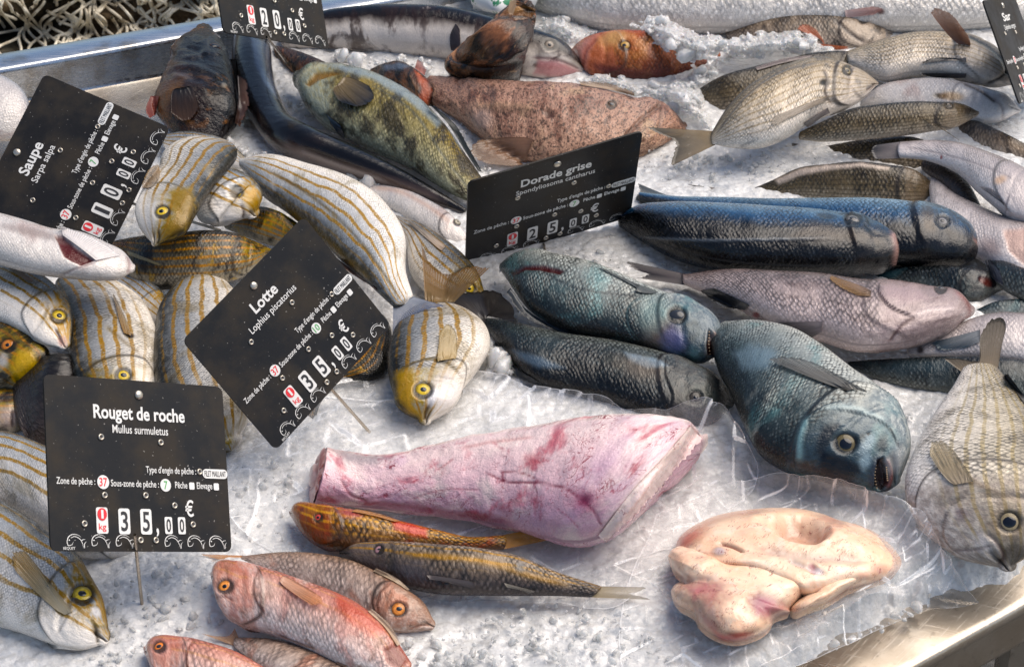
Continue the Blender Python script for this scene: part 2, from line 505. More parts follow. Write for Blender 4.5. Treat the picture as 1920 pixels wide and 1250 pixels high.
SEED = [0]
def fish(name, label, cat, group, st, z, k, roll, mat, hd=.26, eyes=(), fins=(), feats=(), gill=1.0, mouth=1.0, teeth=(),
         lump=0.0, upw=.55, capf=.7, res=2.6, part='body', na=None, sink=.006, tcap=.35, pw=.85, shear=0.0):
    SEED[0] += 1
    b = loft(st, z, k, roll, upw, capf, tcap, res, sink, pw, na, shear)
    V, n, m = b.V, b.n, b.m
    nor = grid_normals(V, b.P)
    S = np.repeat(b.s[:, None], m, 1); PH = np.repeat(b.phi[None], n, 0)
    u = np.r_[0, np.cumsum(np.linalg.norm(np.diff(b.P, axis=0), axis=1))]
    girth = np.max(b.h) * 1.5
    arc = np.stack([np.repeat(u[:, None], m, 1), PH * girth + np.where(b.near, 0, .5)[None], np.full((n, m), SEED[0] * .37)], -1)
    px, t = project(V.reshape(-1, 3))
    c = nrm(C - V.reshape(-1, 3))
    nf = nor.reshape(-1, 3)
    vis = smooth01((nf * c).sum(1), .02, .2)
    size = np.max(b.h)
    disp = np.zeros(n * m); auto = np.zeros((n * m, 4))
    if hd and gill:
        so = hd * (1 + .18 * np.sin(pi * np.clip((PH - .15) / .8, 0, 1)) - .25 * smooth01(PH, .7, 1))
        dd = (S - so)
        win = smooth01(PH, .1, .28) * smooth01(1.02 - PH, .0, .12)
        st1 = np.where(dd < 0, np.exp(dd / .06), np.exp(-(dd / .006) ** 2)) * win
        pre = np.exp(-((S - so * .72) / .012) ** 2) * win * smooth01(1 - PH, .05, .4)
        disp += gill * size * (.05 * st1 - .022 * pre).ravel()
        g = (np.exp(-((dd - .004) / .009) ** 2) * win * .75 * gill).ravel()
        auto[:, 3] = np.clip(g, 0, .8); auto[:, :3] = (.03, .025, .025)
        auto[:, :3] *= auto[:, 3:]
    if hd and mouth:
        so = np.clip(S / (hd * .42), 0, 1)
        lm = np.exp(-((PH - (.66 - .08 * so)) / .035) ** 2) * smooth01(1.0 - so, 0, .3)
        disp -= mouth * size * .05 * lm.ravel()
        a2 = (lm * .6 * mouth).ravel()
        auto[:, 3] = np.maximum(auto[:, 3], a2)
    if lump:
        disp += lump * (fbm(arc[..., 0].ravel() * 60, arc[..., 1].ravel() * 60, SEED[0], 4) - .47)
    disp += size * .03 * (fbm(arc[..., 0].ravel() * 22, arc[..., 1].ravel() * 22, SEED[0] + 9, 2) - .4)
    fl = list(feats)
    for e in eyes:
        x, y, r = e[:3]
        fl.append(('b', (x, y, r * 1.75, r * 1.6, 0), .25 * r / 8, None, 0, .4))
        fl.append(('b', (x, y, r * 1.12, r * 1.0, 0), -.8 * r / 8, (.02, .018, .016), .75, .12))
    d2, rgba = feats_on(px, vis, fl)
    disp += d2
    al = rgba[:, 3:]
    a1 = auto[:, 3:]
    rgb = np.where(auto[:, 3:] > 1e-4, np.array([.035, .028, .026]), 0)
    outa = al + a1 * (1 - al)
    outc = (rgba[:, :3] + rgb * a1 * (1 - al)) / np.maximum(outa, 1e-5)
    feat = np.concatenate([outc, outa], 1)
    V = (V.reshape(-1, 3) + nf * disp[:, None])
    scl = smooth01(S, hd * .96, hd * 1.08).ravel() if hd else np.ones(n * m)
    scl = scl * (1 - np.clip(outa[:, 0] * 1.2, 0, 1))
    V = np.vstack([V, V[:m].mean(0), V[-m:].mean(0)])
    ext = lambda a: np.concatenate([a, a[:1], a[-1:]])
    fc = grid_faces(n, m, True)
    j = np.arange(m)
    c1 = np.stack([(j + 1) % m, j, np.full(m, n * m), np.full(m, n * m)], -1)
    c2 = np.stack([(n - 1) * m + j, (n - 1) * m + (j + 1) % m, np.full(m, n * m + 1), np.full(m, n * m + 1)], -1)
    sp = np.stack([S, PH, np.repeat(b.near[None] * 1.0, n, 0)], -1).reshape(-1, 3)
    base = at_z(*((np.array(st[len(st) // 2][:2]) + np.array(st[len(st) // 2][2:])) / 2), 0.0)
    root = empty(name, base, label, cat, group)
    faces = [f.tolist() for f in fc] + [f[:3].tolist() for f in c1] + [f[:3].tolist() for f in c2]
    body = mesh_obj(part, V, faces, mat, root, True, {
        'sp': ('FLOAT_VECTOR', ext(sp)), 'arc': ('FLOAT_VECTOR', ext(arc.reshape(-1, 3))),
        'feat': ('FLOAT_COLOR', ext(feat)), 'scl': ('FLOAT', ext(scl))})
    b.px, b.tt = project(V[:-2])
    b.W = V[:-2]; b.nf = nf; b.root = root
    b.fr = (nf * c).sum(1) > .05
    b.fpx, b.ftt, b.fid = b.px[b.fr], b.tt[b.fr], np.nonzero(b.fr)[0]
    for e in eyes:
        add_eye(b, *e)
    for f in fins:
        add_fin(b, *f)
    for tp in teeth:
        add_teeth(b, tp)
    return b

def surf(b, x, y, n=6):                 # point and normal of the fish's own skin under a pixel
    d = np.hypot(b.fpx[:, 0] - x, b.fpx[:, 1] - y)
    i = np.argsort(d)[:n]
    return at_t(np.array(x), np.array(y), b.ftt[i].mean()), nrm(b.nf[b.fid[i]].mean(0)), d[i[0]]

def dome(cen, nrm_, r, h, seg=28, rings=9, cover=1.0, asp=1.0, tang=None):
    a = nrm(np.cross(nrm_, tang if tang is not None else R)); bb = np.cross(nrm_, a)
    rr = np.linspace(0, 1, rings)[1:]
    th = np.arange(seg) * 2 * pi / seg
    V = [cen + nrm_ * h]
    for q in rr:
        ring = cen + nrm_ * (h * (math.sqrt(max(0, 1 - (q * cover) ** 2)) - (0 if cover < 1 else 0)))
        V.extend(ring + r * q * (np.cos(th)[:, None] * bb * asp + np.sin(th)[:, None] * a))
    f = [[0, 1 + i, 1 + (i + 1) % seg] for i in range(seg)]
    for k in range(rings - 2):
        o = 1 + k * seg
        f += [[o + i, o + seg + i, o + seg + (i + 1) % seg, o + (i + 1) % seg] for i in range(seg)]
    return np.array(V), f

def add_eye(b, x, y, r, ic, pf=.5, sunk=0.0):
    P, nn, _ = surf(b, x, y, 14)
    c = nrm(C - P)
    nn = nrm(nn * .75 + c * .25)
    t = (P - C) @ F
    rm = r * t / FPX
    cen = P - nn * rm * (.28 + sunk)
    V, f = dome(cen, nn, rm, rm * .42, rings=10)
    q = np.r_[0, np.repeat(np.linspace(0, 1, 10)[1:], 28)]
    cc = np.array(col(ic))[None] * np.where(q > .84, .2, np.where(q < pf + .12, 1.15, .6))[:, None]
    eye = mesh_obj('eye', V, f, IRIS, b.root, True, {'feat': ('FLOAT_COLOR', np.c_[np.clip(cc, 0, 1), np.ones(len(cc))])})
    kk = hsh(np.array(x * .37), np.array(y * .61), 2.0)
    V, f = dome(cen + nn * rm * (.14 - .05 * kk) + (.10 * kk - .04) * rm * U + (.12 * hsh(np.array(y), np.array(x), 4.0) - .06) * rm * R, nn, rm * pf * (.92 + .14 * kk), rm * .34, rings=7, asp=1.04 + .18 * kk)
    mesh_obj('pupil', V, f, PUPIL if kk < .6 else PUPIL_DULL, eye)

def add_fin(b, name, root, tip, ca, cb, mode='on', lift=0.0, nrows=12, ncols=40, fray=1.0, tilt=0.0, label=None, mat=None):
    Rt = spl(np.array(root, float), ncols) if len(root) > 1 else np.repeat(np.array(root, float), ncols, 0)
    Tp = spl(np.array(tip, float), ncols)
    k = SEED[0] * 7.7 + len(name)
    q = np.linspace(0, 1, nrows)
    fr = 1 + fray * .035 * (hsh(np.arange(ncols), np.zeros(ncols), k) - .5) * 2
    A_ = np.linspace(-1, 1, ncols)
    fr = fr * (1 - (.16 if name == 'pectoral_fin' else .05) * np.abs(A_) ** 3)
    Rc, Tc = Rt.mean(0), Tp.mean(0)
    qa = q[None, :, None] * fr[:, None, None]
    pw_ = .6 if name == 'pectoral_fin' else 1.0
    if name in ('pectoral_fin', 'tail_fin', 'pelvic_fin'):
        g = Rc + (Tc - Rc) * qa + (Rt - Rc)[:, None] * (1 - qa) + (Tp - Tc)[:, None] * qa ** pw_
    else:
        g = Rt[:, None] * (1 - qa) + Tp[:, None] * qa
    X, Y = g[..., 0].ravel(), g[..., 1].ravel()
    cen = Rt.mean(0)
    P0, _, dmin = surf(b, cen[0], cen[1], 8)
    if mode == 'tail':
        P0 = b.P[-3]
    pn = nrm(.45 * UP + .55 * nrm(C - P0) + tilt * R)
    if mode == 'up':                     # erect fin: plane facing the camera
        pn = nrm(.1 * UP + .9 * nrm(C - P0) + tilt * R)
    d = ray(X, Y)
    t = ((P0 - C) @ pn) / (d @ pn)
    if mode == 'on':
        for i in range(len(X)):
            dd = np.hypot(b.fpx[:, 0] - X[i], b.fpx[:, 1] - Y[i])
            j = np.argsort(dd)[:3]
            if dd[j[0]] < 4.5:
                t[i] = b.ftt[j].min() - .0012
            else:
                t[i] = min(t[i], b.ftt[j].min() - .0005)
        # smooth the depth so the fin lies like a sheet
        T2 = t.reshape(ncols, nrows)
        for _ in range(3):
            T2 = np.minimum(T2, (np.pad(T2, 1, 'edge')[:-2, 1:-1] + np.pad(T2, 1, 'edge')[2:, 1:-1] + np.pad(T2, 1, 'edge')[1:-1, :-2] + np.pad(T2, 1, 'edge')[1:-1, 2:]) / 4)
        t = T2.ravel()
    QQ = np.tile(q, ncols); AA = np.repeat(np.linspace(0, 1, ncols), nrows)
    t = t - lift * QQ - .0004 * np.sin(AA * 7 + k) * QQ
    V = C + d * t[:, None]
    th = .0006
    thick = np.where(QQ > .9, .3, 1)[:, None] * th
    Vb = V + nrm(V - C) * thick
    ca, cb = np.array(col(ca)) * .9, np.array(col(cb)) * .9
    nz = np.clip(QQ + .5 * (fbm(AA * 9, QQ * 2.5, k, 3) - .45), 0, 1)[:, None]
    cc = np.c_[ca * (1 - nz) + cb * nz, np.ones(len(V))]
    f1 = grid_faces(ncols, nrows); nV = len(V)
    f2 = f1[:, ::-1] + nV
    idx = np.arange(nV).reshape(ncols, nrows)
    loop = np.r_[idx[:, 0], idx[-1, 1:], idx[-2::-1, -1], idx[0, -2:0:-1]]
    nx = np.roll(loop, -1)
    f3 = np.stack([nx, loop, loop + nV, nx + nV], -1)
    sp = np.stack([AA, QQ, np.full(nV, k)], -1)
    o = mesh_obj(name, np.vstack([V, Vb]), np.vstack([f1, f2, f3]), mat or FIN, b.root, True, {
        'arc': ('FLOAT_VECTOR', np.vstack([V, Vb])), 'sp': ('FLOAT_VECTOR', np.vstack([sp, sp])), 'feat': ('FLOAT_COLOR', np.vstack([cc, cc]))})
    if label:
        o['label'] = label
    return o

def add_teeth(b, pts):
    pts = spl(np.array(pts, float), max(7, int(np.linalg.norm(np.diff(pts, axis=0), axis=1).sum() / 5)))
    V, f = [], []
    for i, (x, y) in enumerate(pts):
        P, nn, _ = surf(b, x, y, 4)
        P = P + nrm(C - P) * .001
        r = .00065
        tip = P + nrm(C - P) * .0012 + R * .0008
        a = nrm(np.cross(nn, R)); c2 = np.cross(nn, a)
        o = len(V)
        V += [P + r * (cos(q) * a + sin(q) * c2) for q in np.arange(6) * pi / 3] + [tip]
        f += [[o + j, o + (j + 1) % 6, o + 6] for j in range(6)]
    mesh_obj('teeth', V, f, TOOTH, b.root)

# ------------------------------------------------------------------ setting: ground, steel display table, ice
def lathe_slab(name, P, thick, mat, parent=None, smooth=False):
    """closed slab: polygon of world points P (top) pushed down by thick"""
    P = np.array(P, float); n = len(P)
    V = np.vstack([P, P - UP * thick])
    f = [list(range(n)), list(range(2 * n - 1, n - 1, -1))] + [[i, i + n, (i + 1) % n + n, (i + 1) % n] for i in range(n)]
    return mesh_obj(name, V, f, mat, parent, smooth)

ASPHALT = simple('asphalt', (.05, .048, .045), .85, noise=((.11, .1, .09), 60, .4, .6, .7), bump=(400, .6, .004))
lathe_slab('ground', [(-60, -20, -.85), (60, -20, -.85), (60, 120, -.85), (-60, 120, -.85)], .2, ASPHALT)['kind'] = 'structure'

def steel():
    N = NT('worn_steel')
    tc = N.node('ShaderNodeTexCoord').outputs['Object']
    n1 = N.noise(N.node('ShaderNodeVectorRotate', {'Vector': tc, 'Angle': .51}, rotation_type='Z_AXIS').outputs[0], 9, 4).outputs[0]
    n2 = N.noise(tc, 16, 5).outputs[0]
    n3 = N.noise(tc, 130, 3).outputs[0]
    sv = N.vmath('MULTIPLY', N.node('ShaderNodeVectorRotate', {'Vector': tc, 'Angle': -.9}, rotation_type='Z_AXIS').outputs[0], (1.0, 24.0, 24.0))
    sc1 = N.rng(N.noise(sv, 30, 3, .6, .6).outputs[0], .60, .66)
    sv2 = N.vmath('MULTIPLY', N.node('ShaderNodeVectorRotate', {'Vector': tc, 'Angle': .35}, rotation_type='Z_AXIS').outputs[0], (1.0, 30.0, 30.0))
    sc2 = N.rng(N.noise(sv2, 26, 3, .6, .6).outputs[0], .62, .68)
    scr = N.math('MAXIMUM', sc1, sc2)
    c = N.mix(N.rng(n2, .35, .65), (.40, .33, .25), (.52, .46, .38))  # beige puts the warm reflection of the surroundings into the base colour
    c = N.mix(N.math('MULTIPLY', N.rng(n3, .58, .7), .4), c, (.20, .17, .14))
    c = N.mix(N.math('MULTIPLY', scr, .25), c, (.75, .72, .68))
    rg = N.math('ADD', N.rng(n1, .3, .7, .20, .34), N.math('MULTIPLY', scr, .15))
    return N.put(Base_Color=c, Metallic=.78, Roughness=rg, Normal=N.bump(N.math('ADD', scr, N.math('MULTIPLY', n2, 4)), .10, .0015))
STEEL = steel()
def bright_steel():
    N = NT('bright_steel')
    tc = N.node('ShaderNodeTexCoord').outputs['Object']
    n = N.noise(N.vmath('MULTIPLY', tc, (3.0, 40.0, 40.0)), 12, 4).outputs[0]
    n2 = N.noise(tc, 30, 4).outputs[0]
    c = N.mix(N.rng(n2, .5, .7), (.62, .64, .66), (.45, .42, .38))
    return N.put(Base_Color=c, Metallic=1.0, Roughness=N.rng(n, .3, .7, .2, .34), Normal=N.bump(n2, .1, .002))
BRIGHT = bright_steel()

ZF = -.028                                # tray floor
def line2(p, q, z):                       # a straight edge seen through two pixels at one height
    a, b = at_z(np.array(p[0] * 1.0), np.array(p[1] * 1.0), z), at_z(np.array(q[0] * 1.0), np.array(q[1] * 1.0), z)
    return a, b
def far(a, b, u):
    return a + (b - a) * u
table = empty('display_table', (0, .3, -.85), 'stainless steel display table with a raised back rim under the ice and fish', 'table')
bi0, bi1 = line2((0, 131), (413, 57), .012)          # inner top edge of the back rim
bo0, bo1 = line2((0, 98), (415, 28), .012)           # outer top edge
e1, e2 = -1.6, 4.2
fr0, fr1 = line2((1705, 1250), (1920, 1130), -.03)   # front edge
g1, g2 = -3.2, 4.0
A, B = far(bi0, bi1, e1), far(bi0, bi1, e2)
Ao, Bo = far(bo0, bo1, e1), far(bo0, bo1, e2)
G, H = far(fr0, fr1, g1), far(fr0, fr1, g2)
def dz(p, z):
    return np.array([p[0], p[1], z])
def strip(name, prof, ends, mat, parent):             # sweep: rows of points along a straight rim
    V = np.array([[a + (b - a) * q for q in np.linspace(0, 1, 24)] for a, b in prof]).reshape(-1, 3)
    return mesh_obj(name, V, grid_faces(len(prof), 24), mat, parent, True)
nb = nrm(np.array([-(B - A)[1], (B - A)[0], 0]));
if nb[1] < 0: nb = -nb
prof = []
for off, z in ((-.004, ZF), (-.0015, ZF + .004), (0, .006), (.001, .0105), (.004, .012)):
    prof.append((dz(A, z) + nb * off, dz(B, z) + nb * off))
for off, z in ((-.004, .012), (-.001, .0105), (0, .006), (0, -.06)):
    prof.append((dz(Ao, z) + nb * off, dz(Bo, z) + nb * off))
strip('back_rim', prof, None, BRIGHT, table)
mesh_obj('tray_floor', [dz(A, ZF) - nb * .004, dz(B, ZF) - nb * .004, dz(H, ZF), dz(G, ZF)], [[0, 3, 2, 1]], STEEL, table, False)
nf_ = nrm(np.array([(H - G)[1], -(H - G)[0], 0]))
if nf_[1] > 0: nf_ = -nf_
prof = []
for off, z in ((-.035, ZF + .0006), (-.004, ZF + .001), (0, ZF), (.0025, ZF - .0015), (.0035, ZF - .0045), (.0035, ZF - .009), (.0015, ZF - .012), (0, ZF - .016), (.0, ZF - .044), (-.002, ZF - .050), (-.03, ZF - .051)):
    prof.append((dz(G, z) + nf_ * off, dz(H, z) + nf_ * off))
strip('front_rim', prof, None, STEEL, table)
for q in ((A + B) / 2 - (B - A) * .3, (A + B) / 2 + (B - A) * .3, (G + H) / 2 - (H - G) * .28, (G + H) / 2 + (H - G) * .28):
    p = q * .86 + np.array([0, .3, 0]) * .14
    o = [(-.02, -.02), (.02, -.02), (.02, .02), (-.02, .02)]
    lathe_slab('leg', [(p[0] + a, p[1] + b, ZF - .05) for a, b in o], .85 + ZF - .055, STEEL, table)

def ice_mat(name, dirty=.5, clear=0.0):
    N = NT(name)
    tc = N.node('ShaderNodeTexCoord').outputs['Object']
    n1 = N.noise(tc, 28, 5).outputs[0]; n2 = N.noise(tc, 240, 4).outputs[0]
    c = N.mix(N.math('MULTIPLY', N.rng(n1, .42, .66), dirty), (.95, .94, .92), (.72, .73, .73))
    c = N.mix(N.math('MULTIPLY', N.rng(n2, .5, .7), .3), c, (.62, .63, .63))
    vo = N.node('ShaderNodeTexVoronoi', {'Vector': tc, 'Scale': 230.0, 'Randomness': 1.0})
    h = N.math('MULTIPLY', n2, .5)
    for sc_, am in ((230.0, 1.0), (560.0, .5)):
        v2 = N.node('ShaderNodeTexVoronoi', {'Vector': N.vmath('ADD', N.vmath('MULTIPLY', tc, (sc_, sc_, sc_)), N.vmath('MULTIPLY', N.noise(tc, sc_ * .8, 2).outputs[1], (.8, .8, .8))), 'Scale': 1.0})
        df = N.vmath('SUBTRACT', N.vmath('MULTIPLY', tc, (sc_, sc_, sc_)), v2.outputs['Position'])
        dt = N.node('ShaderNodeVectorMath', {0: df, 1: N.vmath('SUBTRACT', v2.outputs['Color'], (.5, .5, .5))}, operation='DOT_PRODUCT')
        h = N.math('ADD', h, N.math('MULTIPLY', dt.outputs['Value'], am))
    wet = N.rng(N.noise(tc, 75, 4).outputs[0], .5, .64)
    c = N.mix(N.math('MULTIPLY', wet, .3), c, (.58, .60, .61))
    N.put(Base_Color=c, Roughness=N.rng(n2, .3, .7, .06, .35), Specular_IOR_Level=.6, Coat_Weight=.6, Coat_Roughness=.04,
          Normal=N.bump(h, .6, .0025))
    tr = N.node('ShaderNodeBsdfTranslucent', {'Color': (.85, .86, .86)})
    mx = N.node('ShaderNodeMixShader', {0: .25 + clear * .5, 1: N.b.outputs[0], 2: tr.outputs[0]})
    if clear:
        N.put(Transmission_Weight=clear, IOR=1.31, Subsurface_Weight=.5, Subsurface_Radius=(.005, .006, .007), Subsurface_Scale=1.0)
    N.t.links.new(mx.outputs[0], N.t.nodes['Material Output'].inputs[0])
    return N.m
ICE = ice_mat('crushed_ice', .55)
ICE2 = ice_mat('loose_ice', .05, .15)
CHIP = ice_mat('clear_ice', .0, .35)

ICE_PX = [(-300, 330), (180, 320), (300, 250), (430, 210), (445, 130), (520, 70), (620, 60), (760, -60), (1100, -200), (2300, -260), (2400, 1000),
          (1960, 1070), (1900, 1085), (1830, 1100), (1780, 1112), (1735, 1138), (1650, 1182), (1560, 1225), (1500, 1258), (1300, 1420), (-400, 1420)]
def make_ice():
    poly = np.array([at_z(np.array(float(x)), np.array(float(y)), ZF)[:2] for x, y in ICE_PX])
    st = .0017
    x = np.arange(max(poly[:, 0].min(), -.72), min(poly[:, 0].max(), .82), st); y = np.arange(max(poly[:, 1].min(), -.46), min(poly[:, 1].max(), .95), st)
    X, Y = np.meshgrid(x, y); q = np.stack([X.ravel(), Y.ravel()], -1)
    ins = inside(q, poly)
    wob = (fbm(q[:, 0] * 45, q[:, 1] * 45, 2.2, 4) - .45) * .03
    d, _, _ = seg_dist(q, poly, True)
    sd = np.where(ins, d, -d) + wob
    edge = smooth01(sd, -.002, .028)
    h = (fbm(q[:, 0] * 9, q[:, 1] * 9, 5.5, 3) - .45) * .020
    h += chunks(q[:, 0], q[:, 1], .014, .8, .22, 1.0) * .26 + chunks(q[:, 0] + .3, q[:, 1] + .1, .0052, 1.0, .6, 7.0) * .5
    z = ZF - .004 + (0.0 - ZF + .001 + h) * edge
    Vn = np.stack([q[:, 0], q[:, 1], z], -1)
    f = grid_faces(len(y), len(x))
    keep = (sd[f] > -.002).all(1)
    f = f[keep]
    used = np.unique(f); mp = np.full(len(Vn), -1); mp[used] = np.arange(len(used))
    o = mesh_obj('crushed_ice', Vn[used], mp[f], ICE)
    tag(o, 'bed of wet grey white crushed ice spread under all the fish', 'ice', None, 'stuff')
    return o
make_ice()

def ico():
    import bmesh
    bm = bmesh.new(); bmesh.ops.create_icosphere(bm, subdivisions=2, radius=1.0)
    V = np.array([v.co[:] for v in bm.verts]); f = np.array([[v.index for v in p.verts] for p in bm.faces]); bm.free()
    return V, f
ICO = ico()
def ice_heap(label, spots, seed, mat=None):
    """spots: (px polygon, shards, height low, height high, shard size m) - clumped broken ice with loose shards on top"""
    rg = np.random.default_rng(seed)
    V, fs, o = [], [], 0
    for poly, cnt, z0, z1, size in spots:
        poly = np.array(poly, float); lo, hi = poly.min(0) - 14, poly.max(0) + 14
        if z1 - z0 > .015:                              # the mound itself
            st = 1.5
            X, Y = np.meshgrid(np.arange(lo[0], hi[0], st), np.arange(lo[1], hi[1], st))
            q = np.stack([X.ravel(), Y.ravel()], -1)
            d, _, _ = seg_dist(q, poly, True)
            sd = np.where(inside(q, poly), d, -d) + (fbm(q[:, 0] / 16, q[:, 1] / 12, seed, 4) - .46) * 34
            up = smooth01(sd, -2, 34)
            P = at_z(q[:, 0], q[:, 1], z0 + (z1 - z0) * up * .8)
            x, y = P[:, 0], P[:, 1] * .6 + P[:, 2]
            hh = chunks(x, y, .0085, 1.2, .5, seed + 1) * .8 + chunks(x + .2, y, .0036, 1.2, .6, seed + 9) * .8 + .006 * (fbm(x * 60, y * 60, seed, 3) - .45)
            P = P + (.4 * UP + .6 * nrm(C - P)) * (hh * (.3 + .7 * up))[:, None]
            f = grid_faces(X.shape[0], X.shape[1]); f = f[(sd[f] > -1).all(1)]
            us = np.unique(f); mp = np.full(len(P), -1); mp[us] = np.arange(len(us))
            V.append(P[us]); tri = mp[f]
            fs.append(np.vstack([tri[:, :3], tri[:, [0, 2, 3]]]) + o); o += len(us)
            zt = (z0 + (z1 - z0) * up * .8, q, sd)
        for _ in range(cnt):
            while True:
                p = rg.uniform(lo, hi)
                if inside(p[None], poly)[0]:
                    break
            z = z0 + (z1 - z0) * rg.random()
            if z1 - z0 > .015:
                z = zt[0][np.argmin(((zt[1] - p) ** 2).sum(1))] + .003
            P = at_z(np.array(p[0]), np.array(p[1]), z)
            s = size * (.2 + rg.random() ** 3 * .9)
            w = rg.standard_normal((7, 3)); w /= np.linalg.norm(w, axis=1, keepdims=True)
            v = ICO[0] * np.minimum(1.15, (rg.uniform(.3, 1.0, 7)[None] / np.maximum(ICO[0] @ w.T, .05)).min(1))[:, None] * rg.uniform(.4, 1.5, 3)
            qm, _ = np.linalg.qr(rg.standard_normal((3, 3)))
            V.append(P + (v @ qm) * s); fs.append(ICO[1] + o); o += len(v)
    ob = mesh_obj('loose_ice', np.vstack(V), np.vstack(fs), mat or ICE2, None, True)
    return tag(ob, label, 'ice', None, 'stuff')

# ------------------------------------------------------------------ fishing net behind the table
def make_net():
    rg = np.random.default_rng(5)
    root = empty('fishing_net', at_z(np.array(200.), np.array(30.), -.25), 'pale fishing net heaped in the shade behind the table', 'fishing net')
    nx, ny = 60, 40
    X, Y = np.meshgrid(np.linspace(-160, 620, nx), np.linspace(-170, 175, ny))
    zz = -.30 + .13 * (fbm(X / 120, Y / 60, 4.4, 3)) + .03 * fbm(X / 22, Y / 12, 1.0, 3) + .10 * smooth01(-Y, -80, 150)
    P = at_z(X.ravel(), Y.ravel(), zz.ravel())
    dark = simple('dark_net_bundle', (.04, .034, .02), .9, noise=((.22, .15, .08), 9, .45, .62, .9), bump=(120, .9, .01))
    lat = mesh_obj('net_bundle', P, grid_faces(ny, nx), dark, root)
    green = simple('net_cord', (.80, .74, .60), .6, noise=((.40, .33, .22), 20, .45, .65, .8))
    cu = bpy.data.curves.new('net_strands', 'CURVE'); cu.dimensions = '3D'; cu.bevel_depth = .0020; cu.bevel_resolution = 2
    off = np.array(root.location)
    for i in range(120):
        x, y = rg.uniform(-90, 440), rg.uniform(-80, 70)
        n = 16; ax = rg.uniform(-12, 12); ph = rg.uniform(0, 6)
        ys = y + np.linspace(0, rg.uniform(40, 130), n)
        xs = x + ax * np.linspace(0, 1, n) * 6 + rg.uniform(8, 26) * np.sin(np.linspace(0, rg.uniform(3, 9), n) + ph)
        z = -.285 + .13 * fbm(xs / 120, ys / 60, 4.4, 3) + .03 * fbm(xs / 22, ys / 12, 1.0, 3) + .10 * smooth01(-ys, -80, 150) + .008
        p = at_z(xs, ys, z) - off
        s = cu.splines.new('POLY'); s.points.add(n - 1)
        for k in range(n):
            s.points[k].co = (*p[k], 1)
    cu.materials.append(green)
    tmp = link(bpy.data.objects.new('tmp', cu), root)
    bpy.context.view_layer.update()
    me = bpy.data.meshes.new_from_object(tmp.evaluated_get(bpy.context.evaluated_depsgraph_get()))
    bpy.data.objects.remove(tmp)
    link(bpy.data.objects.new('net_strands', me), root)
make_net()

# ------------------------------------------------------------------ price signs
SLATE = None
def slate_mat():
    N = NT('sign_slate')
    tc = N.node('ShaderNodeTexCoord').outputs['Object']
    n1 = N.noise(tc, 22, 5, .6).outputs[0]; n2 = N.noise(tc, 420, 2).outputs[0]
    c = N.mix(N.rng(n1, .4, .66), (.009, .009, .010), (.026, .020, .014))
    c = N.mix(N.math('MULTIPLY', N.rng(n2, .70, .74), .6), c, (.4, .38, .35))
    return N.put(Base_Color=c, Roughness=N.rng(n1, .35, .65, .38, .6), Specular_IOR_Level=.25, Normal=N.bump(n2, .08, .0005))
SLATE = slate_mat()
WHITE = simple('sign_white', (.74, .73, .70), .5)
BLACK = simple('sign_black', (.02, .02, .022), .5)
RED = simple('sign_red', (.72, .02, .03), .45)
GREEN = simple('sign_green', (.10, .38, .12), .5)
RIVET = simple('rivet_metal', (.55, .50, .42), .3, .8)
HOLE = simple('rivet_hole', (.05, .04, .035), .6)
TEXTS = []

def flat_poly(name, P, mat, parent, z, th=.0003):
    P = np.array(P, float); n = len(P)
    V = np.vstack([np.c_[P, np.full(n, z + th)], np.c_[P, np.full(n, z)]])
    me = bpy.data.meshes.new(name)
    f = [list(range(n)), list(range(2 * n - 1, n - 1, -1))] + [[i, i + n, (i + 1) % n + n, (i + 1) % n] for i in range(n)]
    a = (P[:, 0] * np.roll(P[:, 1], -1) - np.roll(P[:, 0], -1) * P[:, 1]).sum()
    if a < 0: f = [g[::-1] for g in f]
    me.from_pydata(V.tolist(), [], f); me.update(); me.materials.append(mat)
    return link(bpy.data.objects.new(name, me), parent)

def round_rect(cx, cy, w, h, r, n=6):
    out = []
    for sx, sy, a0 in ((1, 1, 0), (-1, 1, 90), (-1, -1, 180), (1, -1, 270)):
        for i in range(n + 1):
            a = radians(a0 + 90 * i / n)
            out.append((cx + sx * (w / 2 - r) + r * cos(a), cy + sy * (h / 2 - r) + r * sin(a)))
    return out

def circ(cx, cy, rx, ry=None, n=28):
    return [(cx + rx * cos(2 * pi * i / n), cy + (ry or rx) * sin(2 * pi * i / n)) for i in range(n)]

def text(body, parent, mat, cx, cy, w, h, z, bold=0.0, name='lettering'):
    cu = bpy.data.curves.new(name, 'FONT')
    cu.body = body; cu.size = 1.0; cu.align_x = 'CENTER'; cu.align_y = 'CENTER'; cu.offset = bold; cu.extrude = .004
    cu.resolution_u = 3
    cu.materials.append(mat)
    o = link(bpy.data.objects.new(name, cu), parent)
    TEXTS.append((o, cx, cy, w, h, z))
    return o

def stroke(P, w0, w1):                  # tapered ribbon along a curve
    P = spl(np.array(P, float), 14)
    T = nrm(np.gradient(P, axis=0)); Nn = np.c_[-T[:, 1], T[:, 0]]
    u = np.linspace(0, 1, len(P)); w = (w0 + (w1 - w0) * u) * np.sin(pi * np.clip(u * .86 + .1, 0, 1)) ** .6
    return np.vstack([P + Nn * w[:, None] / 2, (P - Nn * w[:, None] / 2)[::-1]])

